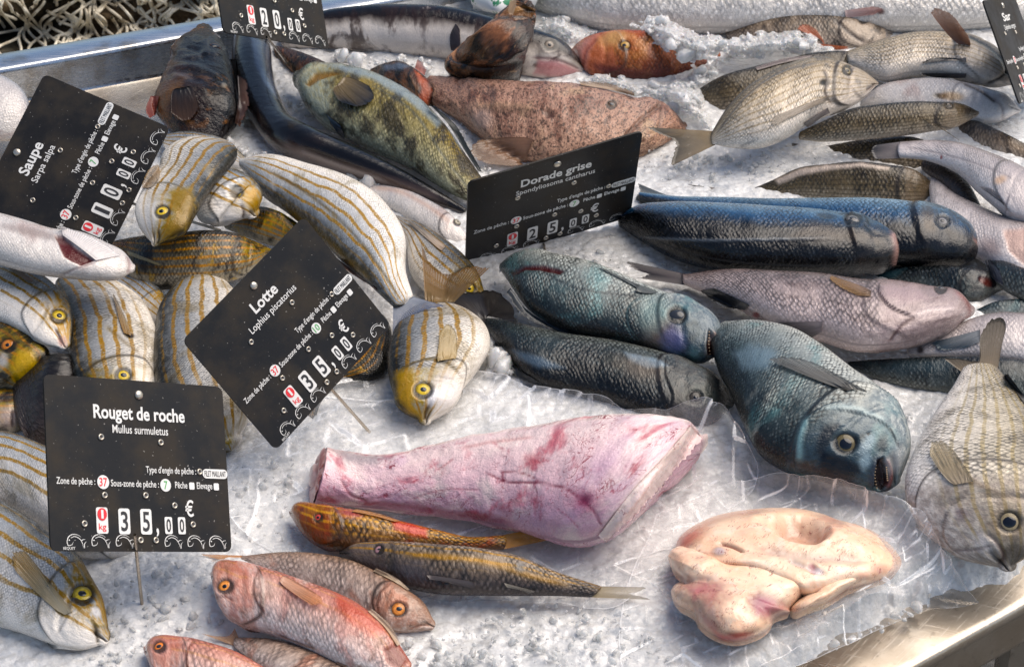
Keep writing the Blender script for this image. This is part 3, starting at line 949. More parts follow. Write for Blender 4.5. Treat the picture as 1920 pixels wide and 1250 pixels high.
def emblem(parent, cx, cy, w, h, z):
    """leaping fish in a few white strokes"""
    me = bpy.data.meshes.new('fish_emblem'); V, f = [], []
    def addp(P):
        o = len(V); P = np.array(P)
        n = len(P) // 2
        V.extend([(cx + x * w, cy + y * h, z) for x, y in P])
        f.extend([[o + i, o + i + 1, o + 2 * n - 2 - i, o + 2 * n - 1 - i] for i in range(n - 1)])
    for q in (([(-.5, -.02), (-.42, .28), (-.2, .46), (.08, .42), (.25, .28)], .06, .03),
              ([(-.30, .22), (-.1, .32), (.12, .22), (.28, -.05), (.36, -.45)], .055, .02),
              ([(-.5, -.02), (-.44, -.28), (-.25, -.22), (-.18, -.02)], .055, .02),
              ([(.24, .02), (.34, .12), (.48, .14)], .05, .02),
              ([(.40, -.44), (.42, -.15), (.52, .02)], .05, .02)):
        addp(stroke(*q))
    c = circ(-.38, .08, .035, .045, 10)
    o = len(V); V.extend([(cx + x * w, cy + y * h, z) for x, y in c]); f.append(list(range(o, o + 10)))
    me.from_pydata(V, [], f); me.update(); me.materials.append(WHITE)
    return link(bpy.data.objects.new('fish_emblem', me), parent)

def rivet(parent, cx, cy, r, z, head=False):
    n = 16; V, f = [], []
    prof = [(1, 0), (.95, .25), (.7, .42), (.35, .5), (.0, .52)] if head else [(1, 0), (.95, .3), (.75, .4), (.55, .3), (.5, 0.05), (0, .05)]
    for q, hh in prof:
        for i in range(n):
            a = 2 * pi * i / n
            V.append((cx + r * q * cos(a), cy + r * q * sin(a), z + r * hh))
    fc = grid_faces(len(prof), n, True).tolist()
    me = bpy.data.meshes.new('rivet'); me.from_pydata(V, [], fc); me.update()
    me.polygons.foreach_set('use_smooth', np.ones(len(fc), bool))
    me.materials.append(RIVET); me.materials.append(HOLE)
    if not head:
        for i, p in enumerate(me.polygons):
            if i >= 4 * n: p.material_index = 1
    return link(bpy.data.objects.new('rivet', me), parent)

def sign(label, quad, cpx, zc, sgn, title, latin, digits, zone, tw, lw, stake=None, aspect=.8, faint=False):
    q = np.array(quad, float)
    cen = at_z(np.array(float(cpx[0])), np.array(float(cpx[1])), zc)
    t = (cen - C) @ F
    TL, TR, BR, BL = q
    u = ((TR - TL) + (BR - BL)) / 2; v = ((TL - BL) + (TR - BR)) / 2
    u = u * [1, -1] * t / FPX; v = v * [1, -1] * t / FPX
    a, b, c = u @ u, v @ v, u @ v
    r2 = aspect ** 2
    X = max(np.roots([r2, -(b + a * r2), a * b - c * c]).real)
    uz = sgn * math.sqrt(max(X - a, 1e-9)); vz = math.sqrt(max(r2 * X - b, 0)) * (1 if -c / uz > 0 else -1)
    Uw = u[0] * R + u[1] * U + uz * F; Vw = v[0] * R + v[1] * U + vz * F
    W = np.linalg.norm(Uw); Uw /= W
    Vw = Vw - (Vw @ Uw) * Uw; Hh = W * aspect; Vw = nrm(Vw)
    Nw = np.cross(Uw, Vw)
    # place so that the quad's centre projects onto the photo's quad centre
    qc = q.mean(0)
    org = at_t(np.array(qc[0]), np.array(qc[1]), np.array(t)) - Uw * W / 2 - Vw * Hh / 2
    # refine the pose with true perspective (least squares on the four corners)
    def pose(p):
        a_, b_, c_ = p[:3]
        Rm = rot(a_, 0) @ rot(b_, 1) @ rot(c_, 2)
        u2, v2 = B0 @ Rm[:, 0], B0 @ Rm[:, 1]
        w2 = W0_ * math.exp(p[5])
        ce = at_t(np.array(qc[0] + p[3] * 100), np.array(qc[1] + p[4] * 100), np.array(t))
        return u2, v2, w2, ce - u2 * w2 / 2 - v2 * w2 * aspect / 2
    def res(p):
        u2, v2, w2, o2 = pose(p)
        h2 = w2 * aspect
        return (project(np.array([o2 + v2 * h2, o2 + u2 * w2 + v2 * h2, o2 + u2 * w2, o2]))[0] - q).ravel()
    def rot(a, k):
        c_, s_ = cos(a), sin(a); i, j = ((1, 2), (0, 2), (0, 1))[k]
        m_ = np.eye(3); m_[i, i] = m_[j, j] = c_; m_[i, j] = -s_; m_[j, i] = s_
        return m_
    B0 = np.stack([Uw, Vw, Nw], 1); W0_ = W; p = np.zeros(6)
    for _ in range(25):
        r0 = res(p); J = np.stack([(res(p + 1e-4 * e) - r0) / 1e-4 for e in np.eye(6)], 1)
        p = p - .6 * np.linalg.solve(J.T @ J + 30.0 * np.eye(6), J.T @ r0)
    Uw, Vw, W, org = pose(p); Hh = W * aspect; Nw = np.cross(Uw, Vw)
    root = bpy.data.objects.new('price_sign', None)
    from mathutils import Matrix
    M = Matrix(((Uw[0], Vw[0], Nw[0], org[0]), (Uw[1], Vw[1], Nw[1], org[1]), (Uw[2], Vw[2], Nw[2], org[2]), (0, 0, 0, 1)))
    root.matrix_world = M
    root.empty_display_size = .02
    tag(link(root), label, 'price sign', 'black price signs among the fish')
    th = .0016
    flat_poly('panel', round_rect(W / 2, Hh / 2, W, Hh, W * .035), SLATE, root, -th, th)
    X_ = lambda x: x * W
    Y_ = lambda y: (1 - y) * Hh
    z1, z2, z3 = .0003, .0007, .0011
    # rivets
    if not faint:
        rivet(root, X_(.51), Y_(.085), W * .022, z1, True)
    for x, y in ((.29, .345), (.62, .36), (.835, .525), (.295, .68), (.52, .675), (.68, .73), (.18, .845), (.78, .84), (.48, .935), (.565, .935)):
        rivet(root, X_(x), Y_(y), W * .0155, z1)
    text(title, root, WHITE, X_(.51), Y_(.2), tw * W, .105 * Hh, z1, .022)
    text(latin, root, WHITE, X_(.51), Y_(.295), lw * W, .066 * Hh, z1, .004)
    text("Type d'engin de pêche :", root, WHITE, X_(.672), Y_(.525), .285 * W, .052 * Hh, z1, .006)
    flat_poly('gear_plate', round_rect(X_(.925), Y_(.535), .145 * W, .056 * Hh, .026 * Hh), WHITE, root, z1)
    text('FILET MAILLANT', root, BLACK, X_(.925), Y_(.535), .125 * W, .034 * Hh, z2)
    text('Zone de pêche :', root, WHITE, X_(.145), Y_(.605), .205 * W, .052 * Hh, z1, .006)
    flat_poly('zone_disc', circ(X_(.29), Y_(.605), .032 * W), WHITE, root, z1)
    text('37', root, RED, X_(.29), Y_(.605), .042 * W, .05 * Hh, z2, .01, 'digit')
    text('Sous-zone de pêche :', root, WHITE, X_(.465), Y_(.61), .265 * W, .052 * Hh, z1, .006)
    flat_poly('zone_disc', circ(X_(.635), Y_(.612), .03 * W), WHITE, root, z1)
    text(zone, root, GREEN, X_(.635), Y_(.612), (.02 if len(zone) == 1 else .038) * W, .05 * Hh, z2, .01, 'digit')
    for wd, x, w, bx in (('Pêche', .725, .07, .785), ('Elevage', .86, .09, .928)):
        text(wd, root, WHITE, X_(x), Y_(.61), w * W, .052 * Hh, z1, .006)
        flat_poly('tick_box', round_rect(X_(bx), Y_(.612), .03 * W, .042 * Hh, .001), WHITE, root, z1)
    text('€', root, WHITE, X_(.765), Y_(.745), .048 * W, .10 * Hh, z1, .012)
    p = flat_poly('price_tile', round_rect(X_(.275), Y_(.825), .062 * W, .15 * Hh, .011 * W), WHITE, root, z1)
    flat_poly('weight_mark', circ(X_(.275), Y_(.79), .025 * W, .036 * Hh), RED, p, z2)
    text('1', p, WHITE, X_(.275), Y_(.79), .012 * W, .05 * Hh, z3, .02, 'digit')
    text('kg', p, RED, X_(.275), Y_(.862), .040 * W, .05 * Hh, z2, .008)
    for x, d, w, h in ((.395, digits[0], .062, .148), (.515, digits[1], .062, .148), (.64, digits[2], .042, .10), (.715, digits[3], .042, .10)):
        y = .828 if h > .12 else .848
        p = flat_poly('price_tile', round_rect(X_(x), Y_(y), w * W, h * Hh, w * .2 * W), WHITE, root, z1)
        text(d, p, BLACK, X_(x), Y_(y), w * (.36 if d == '1' else .62) * W, h * .78 * Hh, z2, .016, 'digit')
    text(',', root, WHITE, X_(.578), Y_(.89), .014 * W, .05 * Hh, z1, .02, 'comma')
    for x in (.135, .265, .395, .665, .795, .92):
        emblem(root, X_(x), Y_(.945), .10 * W, .085 * Hh, z1)
    text('BEQUET', root, WHITE, X_(.095), Y_(.985), .062 * W, .018 * Hh, z1)
    if stake is not None:                              # thin steel pin from the back of the panel into the ice
        (sx, sy), (bx, by), bz = stake
        inv = M.inverted()
        d = ray(np.array(float(sx)), np.array(float(sy)))
        tt = ((org - C) @ Nw) / (d @ Nw)
        p0 = C + d * tt - Nw * .004
        p1 = at_z(np.array(float(bx)), np.array(float(by)), bz)
        p0 = p0 + (p0 - p1) * .35
        p1 = p1 + (p1 - p0) * .12
        L = [np.array((inv @ __import__('mathutils').Vector(p))[:]) for p in (p0, p1)]
        ax = nrm(L[1] - L[0]); aa = nrm(np.cross(ax, (0.3, .2, 1))); bb = np.cross(ax, aa)
        V = [l + .0013 * (cos(k) * aa + sin(k) * bb) for l in L for k in np.arange(10) * pi / 5]
        me = bpy.data.meshes.new('stake'); me.from_pydata([tuple(v) for v in V], [], grid_faces(2, 10, True).tolist()); me.update()
        me.materials.append(STEEL); me.polygons.foreach_set('use_smooth', np.ones(len(me.polygons), bool))
        link(bpy.data.objects.new('stake', me), root)
    return root

def fit_texts():
    bpy.context.view_layer.update()
    for o, cx, cy, w, h, z in TEXTS:
        dx, dy = o.dimensions.x, o.dimensions.y
        bb = np.array([v[:] for v in o.bound_box]); c = (bb.min(0) + bb.max(0)) / 2
        sx = w / max(bb[:, 0].max() - bb[:, 0].min(), 1e-4)
        sy = h / .95                                    # nominal: ascender to descender of a unit-size line
        if o.name.startswith('digit') or o.data.body in ('€', ',', '37', '7', '10', 'FILET MAILLANT', 'BEQUET'):
            sy = h / max(bb[:, 1].max() - bb[:, 1].min(), 1e-4)
        yoff = c[1] if o.name.startswith('digit') or o.data.body in ('€', ',', 'FILET MAILLANT') else 0.0
        o.scale = (sx, sy, .02)
        o.location = (cx - c[0] * sx, cy - yoff * sy, z)
    bpy.context.view_layer.update()
    dg = bpy.context.evaluated_depsgraph_get()
    for o, *_ in TEXTS:                                 # lettering becomes plain mesh
        me = bpy.data.meshes.new_from_object(o.evaluated_get(dg))
        n = bpy.data.objects.new('tmp', me); n.parent = o.parent
        n.location, n.scale = o.location, o.scale
        nm = o.name; bpy.data.objects.remove(o); n.name = nm; me.name = nm
        COL.objects.link(n)

# ------------------------------------------------------------------ film bags
def film_mat():
    N = NT('clear_film')
    geo = N.node('ShaderNodeTexCoord').outputs['Object']
    n = N.noise(geo, 60, 4).outputs[0]
    N.put(Base_Color=(.95, .95, .94), Roughness=.09, Specular_IOR_Level=1.0, Normal=N.bump(N.noise(geo, 90, 2, .4, 2.5).outputs[0], .35, .003))
    tr = N.node('ShaderNodeBsdfTransparent', {'Color': (.97, .97, .97)})
    lw = N.node('ShaderNodeLayerWeight', {'Blend': .35})
    f = N.math('ADD', N.math('MULTIPLY', N.math('POWER', lw.outputs['Facing'], 1.6), .55), N.rng(n, .35, .7, .05, .16))
    f = N.math('ADD', f, N.math('MULTIPLY', N.attr('crease').outputs['Fac'], .62), clamp=True)
    mx = N.node('ShaderNodeMixShader', {0: f, 1: tr.outputs[0], 2: N.b.outputs[0]})
    N.t.links.new(mx.outputs[0], N.t.nodes['Material Output'].inputs[0])
    return N.m
FILM = film_mat()

def sheet(name, rows, parent, nr, nc, amp, k, mat=None, fold=1.0):
    """rows: control rows of (px, py, height); crumpled thin film"""
    A_ = np.array(rows, float)
    up_ = lambda P, n: np.stack([spl2(P[:, j], n) for j in range(P.shape[1])], 1)
    g = np.stack([spl2(r, nc) for r in A_])            # rows x nc x 3
    g = np.stack([spl2(g[:, j], nr) for j in range(nc)], 1)
    u, v = np.meshgrid(np.linspace(0, 1, nc), np.linspace(0, 1, nr))
    P = at_z(g[..., 0], g[..., 1], g[..., 2])
    x, y = P[..., 0], P[..., 1]
    wx, wy = x + .02 * fbm(x * 14, y * 14, k + 5, 3), y + .02 * fbm(x * 14 + 7, y * 14, k + 6, 3)
    rid = (chunks(wx + k, wy * .6, .055, 1.3, .35, k, .3) / .018 + .5 * chunks(wx * .5 + wy * .5, wy + k - wx * .6, .026, 1.4, .35, k + 20, .3) / .008
           + .22 * chunks(wx + 2 * k, wy - .4 * wx, .011, 1.4, .3, k + 40, .3) / .0035)
    rid = rid - np.median(rid)
    rid = np.clip(rid, -1.5, 2.0) * np.clip(.28 + g[..., 2] / .022, .28, 1.0)
    P = P + UP * (amp * rid)[..., None] + .3 * (amp * rid)[..., None] * R * fold
    la = np.abs(np.gradient(np.gradient(rid, axis=0), axis=0)) + np.abs(np.gradient(np.gradient(rid, axis=1), axis=1))
    cr = np.clip(la / np.percentile(la, 97), 0, 1) ** 1.3
    b_ = np.minimum(np.minimum(u, 1 - u) * nc, np.minimum(v, 1 - v) * nr)
    cr = np.maximum(cr, np.clip(1 - b_ / 2.0, 0, 1) * .8)
    return mesh_obj(name, P.reshape(-1, 3), grid_faces(nr, nc), mat or FILM, parent, True, {'crease': ('FLOAT', cr.ravel())})

def spl2(P, n):
    P = np.asarray(P, float)
    m = len(P); q = np.linspace(0, m - 1, n); i = np.clip(q.astype(int), 0, m - 2); u = (q - i)[:, None]
    Pm = np.vstack([2 * P[0] - P[1], P, 2 * P[-1] - P[-2]])
    p0, p1, p2, p3 = Pm[i], Pm[i + 1], Pm[i + 2], Pm[i + 3]
    return .5 * (2 * p1 + (p2 - p0) * u + (2 * p0 - 5 * p1 + 4 * p2 - p3) * u**2 + (3 * p1 - p0 - 3 * p2 + p3) * u**3)

# ------------------------------------------------------------------ soft lobes (liver)
def puff(name, outline, cpx, z0, H, mat, parent, feats=(), sq=2.6, nr=70, na=240, lump=.0016, k=1.0):
    O = spl2(np.vstack([outline, outline[:1]]), na + 1)[:-1]
    c = np.array(cpx, float)
    r = np.sin(np.linspace(0, 1, nr) * pi / 2)
    g = c + (O - c)[None] * r[:, None, None]
    zt = np.clip(1 - r ** sq, 0, 1) ** .5
    zz = z0 + H * np.repeat(zt[:, None], na, 1)
    P = at_z(g[..., 0], g[..., 1], zz)
    P[..., 2] += lump * (fbm(P[..., 0] * 40, P[..., 1] * 40, k, 4) - .45) * 2 * zt[:, None]
    P[..., 2] += .004 * (fbm(P[..., 0] * 18, P[..., 1] * 18, k + 3, 2) - .4) * 2 * zt[:, None]
    px, _ = project(P.reshape(-1, 3))
    disp, rgba = feats_on(px, np.ones(len(px)), feats)
    V = P.reshape(-1, 3) + UP * disp[:, None]
    Bt = P[-1].copy(); Bt[:, 2] = z0 - .006
    V = np.vstack([V, c_mean(Bt) + (Bt - c_mean(Bt)) * .97])
    f = grid_faces(nr + 1, na, True)[:, ::-1]
    arc = np.vstack([P.reshape(-1, 3), Bt])
    feat = np.vstack([rgba, np.zeros((na, 4))])
    return mesh_obj(name, V, f, mat, parent, True, {'arc': ('FLOAT_VECTOR', arc), 'feat': ('FLOAT_COLOR', feat)})

def c_mean(P):
    return P.mean(0, keepdims=True)

# ------------------------------------------------------------------ skins
SALEMA = skin('salema_skin', (.045, .045, .04), (.33, .34, .35), (.82, .77, .70), (.06, .34, .74), stripes=(9.0, (.40, .24, .012), .20, .92, .10, .80),
              head=((.36, .26, .010), 1.0, 1), scale=.0019, sdark=.5, sbright=.2, metal=.12, dorsal=((.03, .026, .012), .9, .34), rough=.33, mottle=(((.26, .20, .09), 34, .5, .68, .5), ((.70, .68, .66), 24, .58, .72, .5)), scb=.7)
SALEMA_PALE = skin('pale_salema_skin', (.13, .15, .17), (.44, .46, .48), (.86, .82, .77), (.05, .3, .7), stripes=(9.0, (.46, .28, .022), .19, .9, .12, .74),
                   head=((.50, .31, .02), .9, 1), dorsal=((.05, .04, .02), .75, .28), mottle=(((.30, .24, .12), 34, .52, .7, .45), ((.74, .72, .70), 24, .58, .72, .5)), scb=.6, scale=.0019, sdark=.35, sbright=.2, metal=.12, rough=.3)
SALEMA_DARK = skin('dark_salema_skin', (.035, .032, .02), (.16, .14, .09), (.5, .45, .36), (.10, .42, .9), stripes=(10.5, (.50, .27, .02), .24, .9, .12, .8),
                   head=((.44, .33, .008), 1.0, 1), scale=.0022, sdark=.6, sbright=.2, metal=.12, mottle=(((.015, .013, .008), 70, .5, .64, .8), ((.55, .36, .02), 120, .58, .68, .6)), dorsal=((.012, .011, .008), .85, .45), rough=.33)
TEAL = skin('teal_bream_skin', (.013, .022, .027), (.125, .165, .172), (.56, .57, .54), (.08, .40, .80), mottle=(((.17, .33, .34), 22, .5, .68, .6), ((.02, .035, .04), 30, .54, .70, .65), ((.48, .48, .44), 26, .56, .70, .5)),
            head=((.10, .15, .19), .7), scale=.0026, sdark=.8, sbright=.3, metal=.22, rough=.34)
DARKB = skin('dark_bream_skin', (.008, .012, .018), (.05, .075, .085), (.26, .27, .25), (.12, .5, .9), mottle=(((.17, .19, .17), 30, .5, .7, .55), ((.012, .012, .014), 60, .5, .7, .7, .3)),
             head=((.13, .12, .11), .7), scale=.0030, sdark=.75, sbright=.34, metal=.2, rough=.32)
BLUE = skin('blue_bream_skin', (.006, .009, .016), (.04, .13, .24), (.42, .54, .62), (.34, .48, .78), mottle=(((.10, .14, .16), 30, .5, .7, .3),),
            head=((.10, .085, .075), .6), scale=.0030, sdark=.6, sbright=.22, metal=.25, rough=.28, coat=.5)
PINKB = skin('pinkish_bream_skin', (.13, .095, .085), (.36, .30, .29), (.66, .57, .55), (.10, .42, .8), mottle=(((.16, .11, .10), 60, .5, .7, .6, .25),),
             head=((.42, .34, .34), .6), scale=.0032, sdark=.55, sbright=.25, metal=.12, rough=.34)
TAN = skin('tan_bream_skin', (.10, .095, .09), (.54, .46, .35), (.80, .74, .67), (.06, .36, .85), stripes=(15, (.34, .25, .12), .2, .5, .12, .85),
           mottle=(((.13, .14, .16), 30, .56, .7, .55),), head=((.50, .46, .43), .5), scale=.0027, sdark=.5, sbright=.3, metal=.14, rough=.34)
GOLD = skin('golden_bream_skin', (.15, .13, .11), (.64, .58, .48), (.86, .82, .78), (.05, .40, .85), stripes=(15, (.44, .34, .13), .2, .5, .1, .75),
            mottle=(((.22, .19, .15), 50, .5, .7, .5),), head=((.40, .35, .32), .75), scale=.0028, sdark=.6, sbright=.3, metal=.15, rough=.36)
BROWNB = skin('brown_bream_skin', (.045, .038, .028), (.24, .19, .115), (.60, .53, .45), (.10, .55, .95), stripes=(14, (.10, .075, .04), .22, .5, .1, .9),
              head=((.28, .22, .16), .6), scale=.0029, sdark=.7, sbright=.3, metal=.14, rough=.33)
SILVER = skin('silver_fish_skin', (.40, .38, .36), (.62, .59, .56), (.78, .75, .71), (.05, .4, .85), scale=.0048, sdark=.32, sbright=.35, metal=.2, rough=.32, head=((.6, .56, .52), .4))
WHITEF = skin('white_belly_skin', (.26, .30, .36), (.62, .59, .58), (.80, .76, .72), (.02, .25, .75), scale=.0024, sdark=.14, sbright=.2, metal=.1, rough=.3, head=((.74, .70, .68), .5), scb=.5, mottle=(((.52, .40, .37), 26, .50, .70, .6), ((.40, .42, .46), 40, .56, .72, .4)))
PALEGREY = skin('pale_grey_skin', (.22, .19, .18), (.58, .53, .52), (.80, .75, .73), (.10, .4, .8), scale=.0026, sdark=.2, sbright=.12, metal=.15, rough=.34, head=((.55, .50, .50), .4))
PURPLE = skin('dark_belly_skin', (.02, .018, .016), (.07, .058, .055), (.16, .13, .12), scale=.003, sdark=.2, sbright=.1, metal=.1, rough=.35)
MULLET = skin('red_mullet_skin', (.46, .17, .12), (.72, .47, .40), (.88, .79, .75), (.06, .42, .80), mottle=(((.50, .09, .04), 34, .50, .66, .75), ((.22, .12, .075), 60, .55, .7, .5), ((.86, .78, .73), 34, .52, .68, .6)),
              stripes=(6, (.72, .44, .16), .14, .3, .12, .6), head=((.50, .22, .15), .55), scale=.0031, sdark=.35, sbright=.25, metal=.08, rough=.26, coat=.9)
MULLET_GOLD = skin('golden_mullet_skin', (.40, .14, .04), (.46, .28, .075), (.22, .12, .06), (.06, .34, .8), stripes=(7, (.68, .40, .03), .22, .7, .15, .7),
                   mottle=(((.42, .06, .02), 26, .56, .7, .6),), head=((.33, .11, .035), .9), scale=.0033, sdark=.8, sbright=.3, metal=.1, rough=.27, coat=.6)
MULLET_BROWN = skin('brown_mullet_skin', (.40, .34, .28), (.36, .29, .22), (.16, .13, .12), (.05, .4, .75), stripes=(6, (.56, .34, .06), .2, .7, .15, .6),
                    mottle=(((.07, .065, .07), 40, .5, .7, .6),), head=((.22, .18, .17), .8), scale=.0031, sdark=.75, sbright=.25, metal=.1, rough=.32)
MULLET_PALE = skin('pale_mullet_skin', (.26, .17, .11), (.52, .40, .33), (.76, .68, .63), (.08, .34, .8), mottle=(((.56, .24, .14), 30, .54, .68, .5), ((.16, .12, .10), 90, .52, .68, .5)),
                   head=((.42, .27, .20), .7), scale=.0034, sdark=.45, sbright=.25, metal=.1, rough=.3)
SNAPPER = skin('red_snapper_skin', (.36, .10, .04), (.50, .19, .07), (.20, .06, .04), (.06, .45, .9), mottle=(((.62, .36, .16), 30, .5, .66, .6),), head=((.62, .30, .20), .6), scale=.0028, sdark=.5, sbright=.25, metal=.1, rough=.3)
SCORP = skin('dark_scorpionfish_skin', (.014, .008, .006), (.09, .045, .024), (.30, .16, .075), (.2, .55, .9), mottle=(((.012, .010, .010), 70, .46, .6, .8), ((.36, .20, .09), 70, .52, .64, .85)),
             scale=.003, sdark=.4, sbright=.1, metal=.05, rough=.25, coat=.6, sbump=.8, scb=.15)
SCORP2 = skin('brown_scorpionfish_skin', (.07, .035, .02), (.17, .085, .04), (.46, .27, .15), (.2, .55, .9), mottle=(((.016, .009, .006), 95, .47, .57, .9), ((.52, .27, .15), 60, .56, .68, .7), ((.60, .42, .26), 130, .62, .7, .6)),
              scale=.003, sdark=.3, sbright=.1, metal=.02, rough=.32, coat=.4, sbump=.9, scb=.15)
MONK = skin('monkfish_skin', (.46, .33, .28), (.54, .36, .28), (.60, .42, .32), (.1, .5, .9), mottle=(((.24, .12, .085), 40, .48, .66, .7), ((.60, .46, .32), 34, .55, .7, .6), ((.14, .07, .05), 190, .54, .66, .6)),
            scale=.003, sdark=.0, sbright=.0, metal=.02, rough=.42, coat=.2, sbump=.7, fine=.8, scb=0.0)
EEL = skin('conger_skin', (.010, .010, .014), (.028, .020, .020), (.42, .38, .36), (.25, .62, .92), mottle=(((.10, .07, .06), 30, .56, .72, .4),), scale=.003, sdark=.0, sbright=.0, metal=.15, rough=.2, coat=.8, sbump=.25, scb=0.0)
EEL2 = skin('pale_bellied_eel_skin', (.012, .014, .022), (.05, .034, .026), (.80, .74, .68), (.26, .40, .56), mottle=(((.07, .04, .03), 40, .50, .62, .75), ((.80, .76, .72), 30, .6, .7, .5)), scale=.003, sdark=.0, sbright=.0, metal=.12, rough=.2, coat=.7, sbump=.3, scb=0.0)
WRASSE = skin('green_wrasse_skin', (.24, .36, .52), (.33, .235, .02), (.45, .46, .36), (.08, .26, .95), mottle=(((.055, .040, .010), 30, .47, .60, .8), ((.62, .60, .42), 190, .66, .72, .7)),
              head=((.40, .43, .38), .85), scale=.0038, sdark=.5, sbright=.3, metal=.18, rough=.3)
SPECK = skin('speckled_bream_skin', (.09, .07, .05), (.36, .29, .22), (.62, .55, .48), (.08, .45, .9), mottle=(((.06, .045, .035), 55, .5, .64, .7), ((.10, .12, .16), 24, .56, .7, .5)),
             head=((.48, .42, .36), .6), scale=.003, sdark=.55, sbright=.3, metal=.1, rough=.34)
FLESH = skin('monk_tail_flesh', (.90, .82, .77), (.86, .71, .70), (.72, .50, .57), (.10, .40, .80), mottle=(((.84, .74, .70), 22, .48, .66, .8), ((.52, .12, .17), 30, .54, .70, .75), ((.56, .40, .52), 16, .54, .70, .5), ((.40, .05, .09), 75, .60, .72, .6)),
             scale=.003, sdark=0, sbright=0, metal=0, rough=.28, coat=.6, sbump=.55, rnd=1, scb=0.0, veins=(.30, .03, .06))
GY, GO, GD = (.62, .43, .03), (.72, .26, .05), (.22, .20, .15)    # iris colours

G_SAL = 'striped salema in the pile at the left'
G_BRM = 'sea bream laid on the ice at the right'
G_MUL = 'red mullet laid out in front'

# ------------------------------------------------------------------ left pile: salema
fish('silver_fish', 'bluish silver fish mostly cut off behind the salema price sign at the left edge', 'fish', None,
     [(60, 215, 30, 262), (50, 180, 0, 262), (22, 152, -35, 255), (-20, 138, -75, 245), (-60, 135, -110, 230)], .0, .5, 0, WHITEF, hd=0)
fish('salema_fish', 'pale salema whose back arches up behind the fish resting on the upper left sign', 'fish', G_SAL,
     [(462, 296, 455, 318), (430, 266, 425, 312), (385, 249, 385, 304), (345, 245, 345, 300), (312, 250, 318, 292)], .012, .5, 10, SALEMA_PALE, hd=0)
fish('salema_fish', 'long pale fish with a pinkish back pointing at the corner of the Dorade grise sign', 'fish', G_SAL,
     [(873, 436, 868, 462), (850, 405, 835, 456), (800, 372, 780, 426), (741, 349, 735, 396), (692, 345, 695, 380)], .0, .5, 0, WHITEF,
     eyes=[(858, 416, 8, (.30, .27, .2))], feats=[('l', [(700, 352), (745, 358), (800, 385), (845, 418)], 5, 0, (.55, .38, .30), .5)])
b = fish('salema_fish', 'yellow striped salema with a bright yellow eye lying under the brown tail fins', 'fish', G_SAL,
     [(908, 547, 888, 561), (897, 512, 845, 562), (868, 476, 800, 548), (828, 444, 768, 510), (785, 417, 760, 465), (745, 403, 748, 430)], .008, .45, 0, SALEMA,
     eyes=[(880, 541, 11, GY)], fins=[('pectoral_fin', [(828, 470), (835, 462)], [(755, 408), (790, 425)], (.55, .42, .30), (.6, .55, .48), 'on')])
fish('salema_fish', 'dark salema behind the Lotte sign with its brown tail showing below the panel', 'fish', G_SAL,
     [(738, 640, 694, 600), (728, 690, 655, 640), (690, 712, 620, 685), (645, 720, 600, 700), (605, 750, 578, 735), (592, 785, 570, 775)], .0, .45, 20, SALEMA_DARK, hd=0,
     fins=[('tail_fin', [(592, 783), (570, 774)], [(626, 829), (604, 828), (566, 818)], (.26, .15, .05), (.36, .22, .07), 'tail')])
fish('salema_fish', 'yellow and black mottled salema tucked behind the top corner of the Lotte sign', 'fish', G_SAL,
     [(562, 420, 545, 468), (520, 395, 500, 458), (470, 389, 450, 440), (430, 402, 425, 430)], .02, .5, 20, SALEMA_DARK, hd=.5, gill=.5, mouth=0)
fish('salema_fish', 'olive dark salema lying flat beneath the head that rests by the upper left sign', 'fish', G_SAL,
     [(506, 466, 498, 482), (470, 450, 470, 512), (437, 436, 430, 530), (386, 431, 380, 540), (330, 436, 325, 542), (270, 441, 268, 538), (225, 450, 225, 505)], .02, .5, 14, SALEMA_DARK,
     fins=[('pectoral_fin', [(302, 496), (302, 500)], [(230, 466), (245, 480), (262, 478)], (.35, .28, .12), (.55, .48, .3), 'on')])
fish('salema_fish', 'striped salema mostly hidden behind the two fat salema under the white fish', 'fish', G_SAL,
     [(312, 562, 288, 610), (297, 540, 250, 590), (265, 520, 222, 560), (230, 511, 200, 530)], .012, .45, 10, SALEMA_PALE, hd=.3, mouth=0)
fish('salema_fish', 'fat striped salema with only its round back showing left of the Lotte sign', 'fish', G_SAL,
     [(400, 838, 452, 815), (350, 815, 472, 770), (310, 755, 472, 700), (297, 690, 462, 640), (298, 620, 447, 590), (312, 565, 432, 552), (340, 537, 407, 533), (365, 528, 388, 527)], .012, .45, 12, SALEMA, hd=.15, gill=0, mouth=0)
fish('salema_fish', 'striped salema lying head down with its eye just above the Rouget de roche sign', 'fish', G_SAL,
     [(222, 790, 250, 786), (180, 757, 282, 745), (148, 712, 292, 700), (134, 660, 295, 650), (127, 605, 288, 610), (112, 565, 262, 562), (101, 537, 215, 533), (110, 524, 170, 524)], .024, .45, 8, SALEMA,
     hd=.30, eyes=[(231, 704, 15, GY)], fins=[('pectoral_fin', [(232, 624), (244, 628)], [(208, 540), (218, 560), (238, 600)], (.30, .17, .05), (.48, .38, .24), 'on')],
     feats=[('b', (243, 628, 9, 5, 10), -.6, (.02, .015, .012), .9, .4), ('l', [(200, 612), (240, 645), (262, 660)], 3, -.5, (.2, .14, .06), .6)])
fish('salema_fish', 'dark salema head with a golden snout and orange eye at the left edge', 'fish', G_SAL,
     [(62, 708, 30, 732), (90, 672, 2, 730), (66, 636, -30, 715), (25, 606, -58, 690), (-20, 597, -85, 660)], .02, .5, 16, SALEMA_DARK, hd=.62, gill=.6,
     eyes=[(14, 647, 15, (.45, .15, .02))], feats=[('p', [(20, 690), (35, 660), (60, 655), (70, 690), (48, 715), (25, 715)], .5, (.62, .44, .01), .85, 8), ('b', (6, 675, 9, 14, 0), 0, (.6, .58, .56), .8, .5)])
